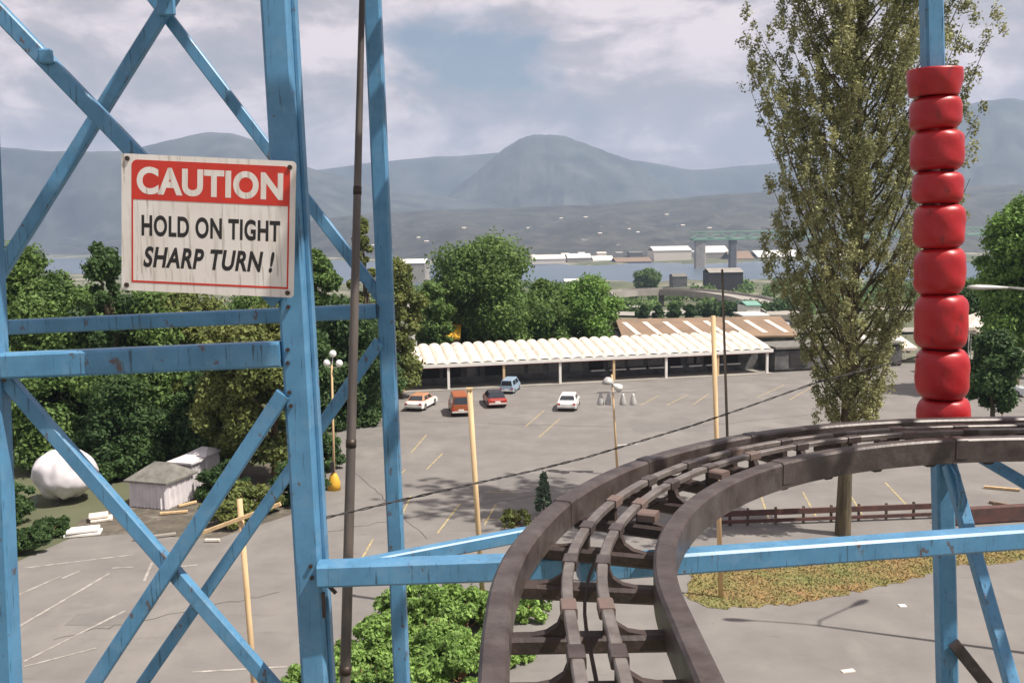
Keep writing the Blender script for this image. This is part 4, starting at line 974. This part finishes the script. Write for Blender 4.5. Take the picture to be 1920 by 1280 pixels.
# shrubs
def shrub(x,y,w,h,label,m,seed,n=5000,leaf=.15,group=None,name='shrub',dx=0):
    q=onz(x,y); rs=random.Random(seed); t=thing(name,(q[0]+dx,q[1],0),label,'shrub',group); C=[];Rr=[]; mb=MB()
    for k in range(38):
        a=rs.uniform(0,6.28); r=w/2*math.sqrt(rs.random())*.95; z=h*rs.uniform(.15,1.0)*(1-.4*(r/(w/2))**2); c=(r*math.cos(a),r*math.sin(a),z); C.append(c); Rr.append(min(w,h*1.6)*rs.uniform(.06,.17))
        if k%4==0: mb.tube([(0,0,0),(c[0]*.5,c[1]*.5,c[2]*.6),(c[0],c[1],c[2]+.25*h)],[.03,.02,.006],5)
    mb.build('stems',M['twig'],t,False,False); leaves('foliage',C,Rr,n*2,leaf*.7,m,t,seed,shell=.3,ell=(1,1,.75),asp=.5); return t
gs='green shrubs at the foot of the tower'
sh=[(590,1300,2.6,1.0,'low shrub at the foot of the main blue post'),(650,1270,2.6,1.3,'shrub behind the lower end of the grey pole'),(715,1240,2.8,1.6,'shrub left of the rear post'),(760,1175,2.6,1.6,'shrub right of the rear post under the cross beam'),
    (820,1165,2.8,1.8,'tall shrub in the middle of the green patch'),(875,1180,2.6,1.7,'shrub left of the outer rail'),(800,1250,2.8,1.6,'shrub low in the green patch, left of the outer rail'),(860,1280,3.0,1.6,'shrub at the lower picture edge beside the rail'),
    (930,1150,2.6,1.1,'shrub seen under the outer rail'),(990,1150,2.4,.9,'shrub seen between the rails'),(740,1310,2.6,1.4,'shrub at the bottom right of the rear post'),(930,1235,2.2,1.0,'low shrub under the outer rail near the picture bottom'),
    (975,1235,1.2,.5,'small reddish shrub beside the rail near the bottom'),(680,1320,2.6,1.2,'shrub at the bottom edge by the grey pole')]
for i,(x,y,w_,h_,lb) in enumerate(sh): shrub(x,y,w_,h_,lb,M['lf_shrub'],60+i,n=5200 if i!=12 else 900,group=gs)
for i,(x,y,w_,h_,lb) in enumerate([(40,1035,3,1.4,'dark bush at the left edge below the net'),(95,1000,2.6,.8,'dark bush below the wrapped bundle'),(205,900,3,2.2,'dark bush between bundle and booths'),(15,975,3,2.4,'dark bush behind the left edge post'),
    (560,940,3.2,2.6,'dark bush right behind the main blue post'),(480,965,3,2.2,'olive bush at the foot of the olive trees'),(430,985,2.6,1.6,'low olive bush behind the crossarm pole'),(600,880,3,2.6,'dark bush left of the globe lamp'),(640,800,4,2.8,'dark bush behind the globe lamp'),(700,755,4,2.6,'dark bush at the left end of the shelter'),(420,930,3,2.4,'dark bush right of the far booth')]):
    shrub(x,y,w_,h_,lb,M['lf_olive'] if 'olive' in lb else M['lf_dark'],90+i,n=5200,leaf=.2,group='bushes under the left trees')
# brush on the slope at the left, and the little conifer
q=onz(1020,966); t=thing('young_conifer',(q[0],q[1],0),'small young conifer standing behind the outer rail','tree')
mb=MB(); mb.tube([(0,0,0),(0,0,2.7)],[.06,.01],6); mb.build('trunk',M['bark'],t,False,False)
C=[];Rr=[]
for k in range(40):
    z=.3+k*.055; a=k*2.4; r=(2.5-z)*.33*random.Random(k).uniform(.5,1.1); C.append((r*math.cos(a),r*math.sin(a),z)); Rr.append(.16)
leaves('crown',C,Rr,1500,.09,mat('conifer',(0.10,0.15,0.09),.8,island=.3),t,5)
shrub(965,985,1.8,.9,'low bush left of the young conifer',M['lf_olive'],130,n=700)

# ---- poplar
q=onz(1580,1002); pop=thing('poplar_tree',(q[0],q[1],0),'tall airy poplar with ascending branches right of centre','tree'); HP=34.
rs=random.Random(17); mb=MB()
trunk=[(0,0,0),(.05,0,3),(.15,.05,7),(.25,.1,12),(.35,.1,19),(.3,.1,26),(.3,.1,HP)]
mb.tube(trunk,[.42,.36,.34,.30,.22,.14,.03],14)
C=[];Rr=[]
def tpos(z):
    zs=[p[2] for p in trunk]; return np.array([np.interp(z,zs,[p[0] for p in trunk]),np.interp(z,zs,[p[1] for p in trunk]),z])
nl=112
for k in range(nl):
    u=k/nl; z0=4.9+u*(HP-9); a=k*2.39996+rs.uniform(-.4,.4)
    maxr=5.9 if z0>9 else 3.1+ (z0-5)*.8
    if z0>24: maxr=5.9-(z0-24)*.35
    L_=rs.uniform(.55,1.0)*maxr; rise=L_*rs.uniform(1.25,2.0)+.6
    if k<10: L_*=.75; rise=L_*1.7
    p0=tpos(z0); dirv=np.array([math.cos(a),math.sin(a),0])
    P_=[p0]; 
    for s in (.25,.5,.75,1.0):
        P_.append(p0+dirv*L_*(s**.85)+np.array([rs.uniform(-.12,.12),rs.uniform(-.12,.12),rise*(s**1.15)]))
    r0b=.10*(1-u*.5); mb.tube(P_,[r0b,r0b*.7,r0b*.5,r0b*.3,.012],5)
    for s in np.linspace(.28,1.04,9):
        i=min(3,int(s*4)); q_=P_[i]+(P_[i+1]-P_[i])*(s*4-i)
        if k<12 and s>.8: continue
        for _ in range(3):
            off_=np.array([rs.gauss(0,.30),rs.gauss(0,.30),rs.gauss(.1,.35)]); C.append(q_+off_); Rr.append(rs.uniform(.2,.42))
for z in np.linspace(8,HP,50):
    for _ in range(2): C.append(tpos(z)+np.array([rs.gauss(0,.6),rs.gauss(0,.6),0])*(0.5 if z<7 else 1)); Rr.append(.35)
mb.build('trunk',M['bark'],pop,False,False)
leaves('crown',C,Rr,175000,.076,M['lf_pop'],pop,9,ell=(.85,.85,1.45),shell=.1,up=.2,asp=.6)

# hillside houses (built late, small)
def hillpt(x,y):
    dg=bpy.context.evaluated_depsgraph_get(); d=Vector(ray(x,y)).normalized()
    ok,loc,no,idx,ob,mtx=sc.ray_cast(dg,Vector(CP)+d*900,d); return loc if ok else None
for i,(x,y,_) in enumerate(locs):
    l=hillpt(x,y)
    if l is None: continue
    s=l.y/F; w_=rs.uniform(5,8)*s; hh=2.6*s
    t=thing('hill_house',(l.x,l.y,l.z),'tiny pale house on the hillside across the inlet','house','tiny pale houses on the far hillside')
    MB().box((l.x,l.y,l.z+hh/2-1),(w_,w_*.6,hh+2)).build('wall',M['concrete'],t)
    v=[(l.x-w_*.55,l.y-w_*.35,l.z+hh),(l.x+w_*.55,l.y-w_*.35,l.z+hh),(l.x+w_*.55,l.y+w_*.35,l.z+hh),(l.x-w_*.55,l.y+w_*.35,l.z+hh),(l.x-w_*.5,l.y,l.z+hh*1.5),(l.x+w_*.5,l.y,l.z+hh*1.5)]
    obj('roof',v,[(3,2,1,0),(0,1,5,4),(2,3,4,5),(1,2,5),(3,0,4)],M['cream'],t)
# ============================================================ HAZE
hz=MB().box((0,5200,655),(26000,15000,1370)).build('haze',None) if False else None
m=bpy.data.materials.new('haze'); m.use_nodes=True; t=m.node_tree
for n_ in list(t.nodes):
    if n_.type=='BSDF_PRINCIPLED': t.nodes.remove(n_)
vol=nn('ShaderNodeVolumePrincipled',t); vol.inputs['Color'].default_value=(0.56,0.72,1.0,1); vol.inputs['Density'].default_value=0.000155; vol.inputs['Anisotropy'].default_value=0.1
t.links.new(vol.outputs[0],[n_ for n_ in t.nodes if n_.type=='OUTPUT_MATERIAL'][0].inputs['Volume'])
bx=MB().box((0,0,-29+410),(14200,14200,820)); hz=bx.build('haze',m); tag(hz,kind='stuff',label='pale blue air haze over the inlet and mountains',cat='haze')
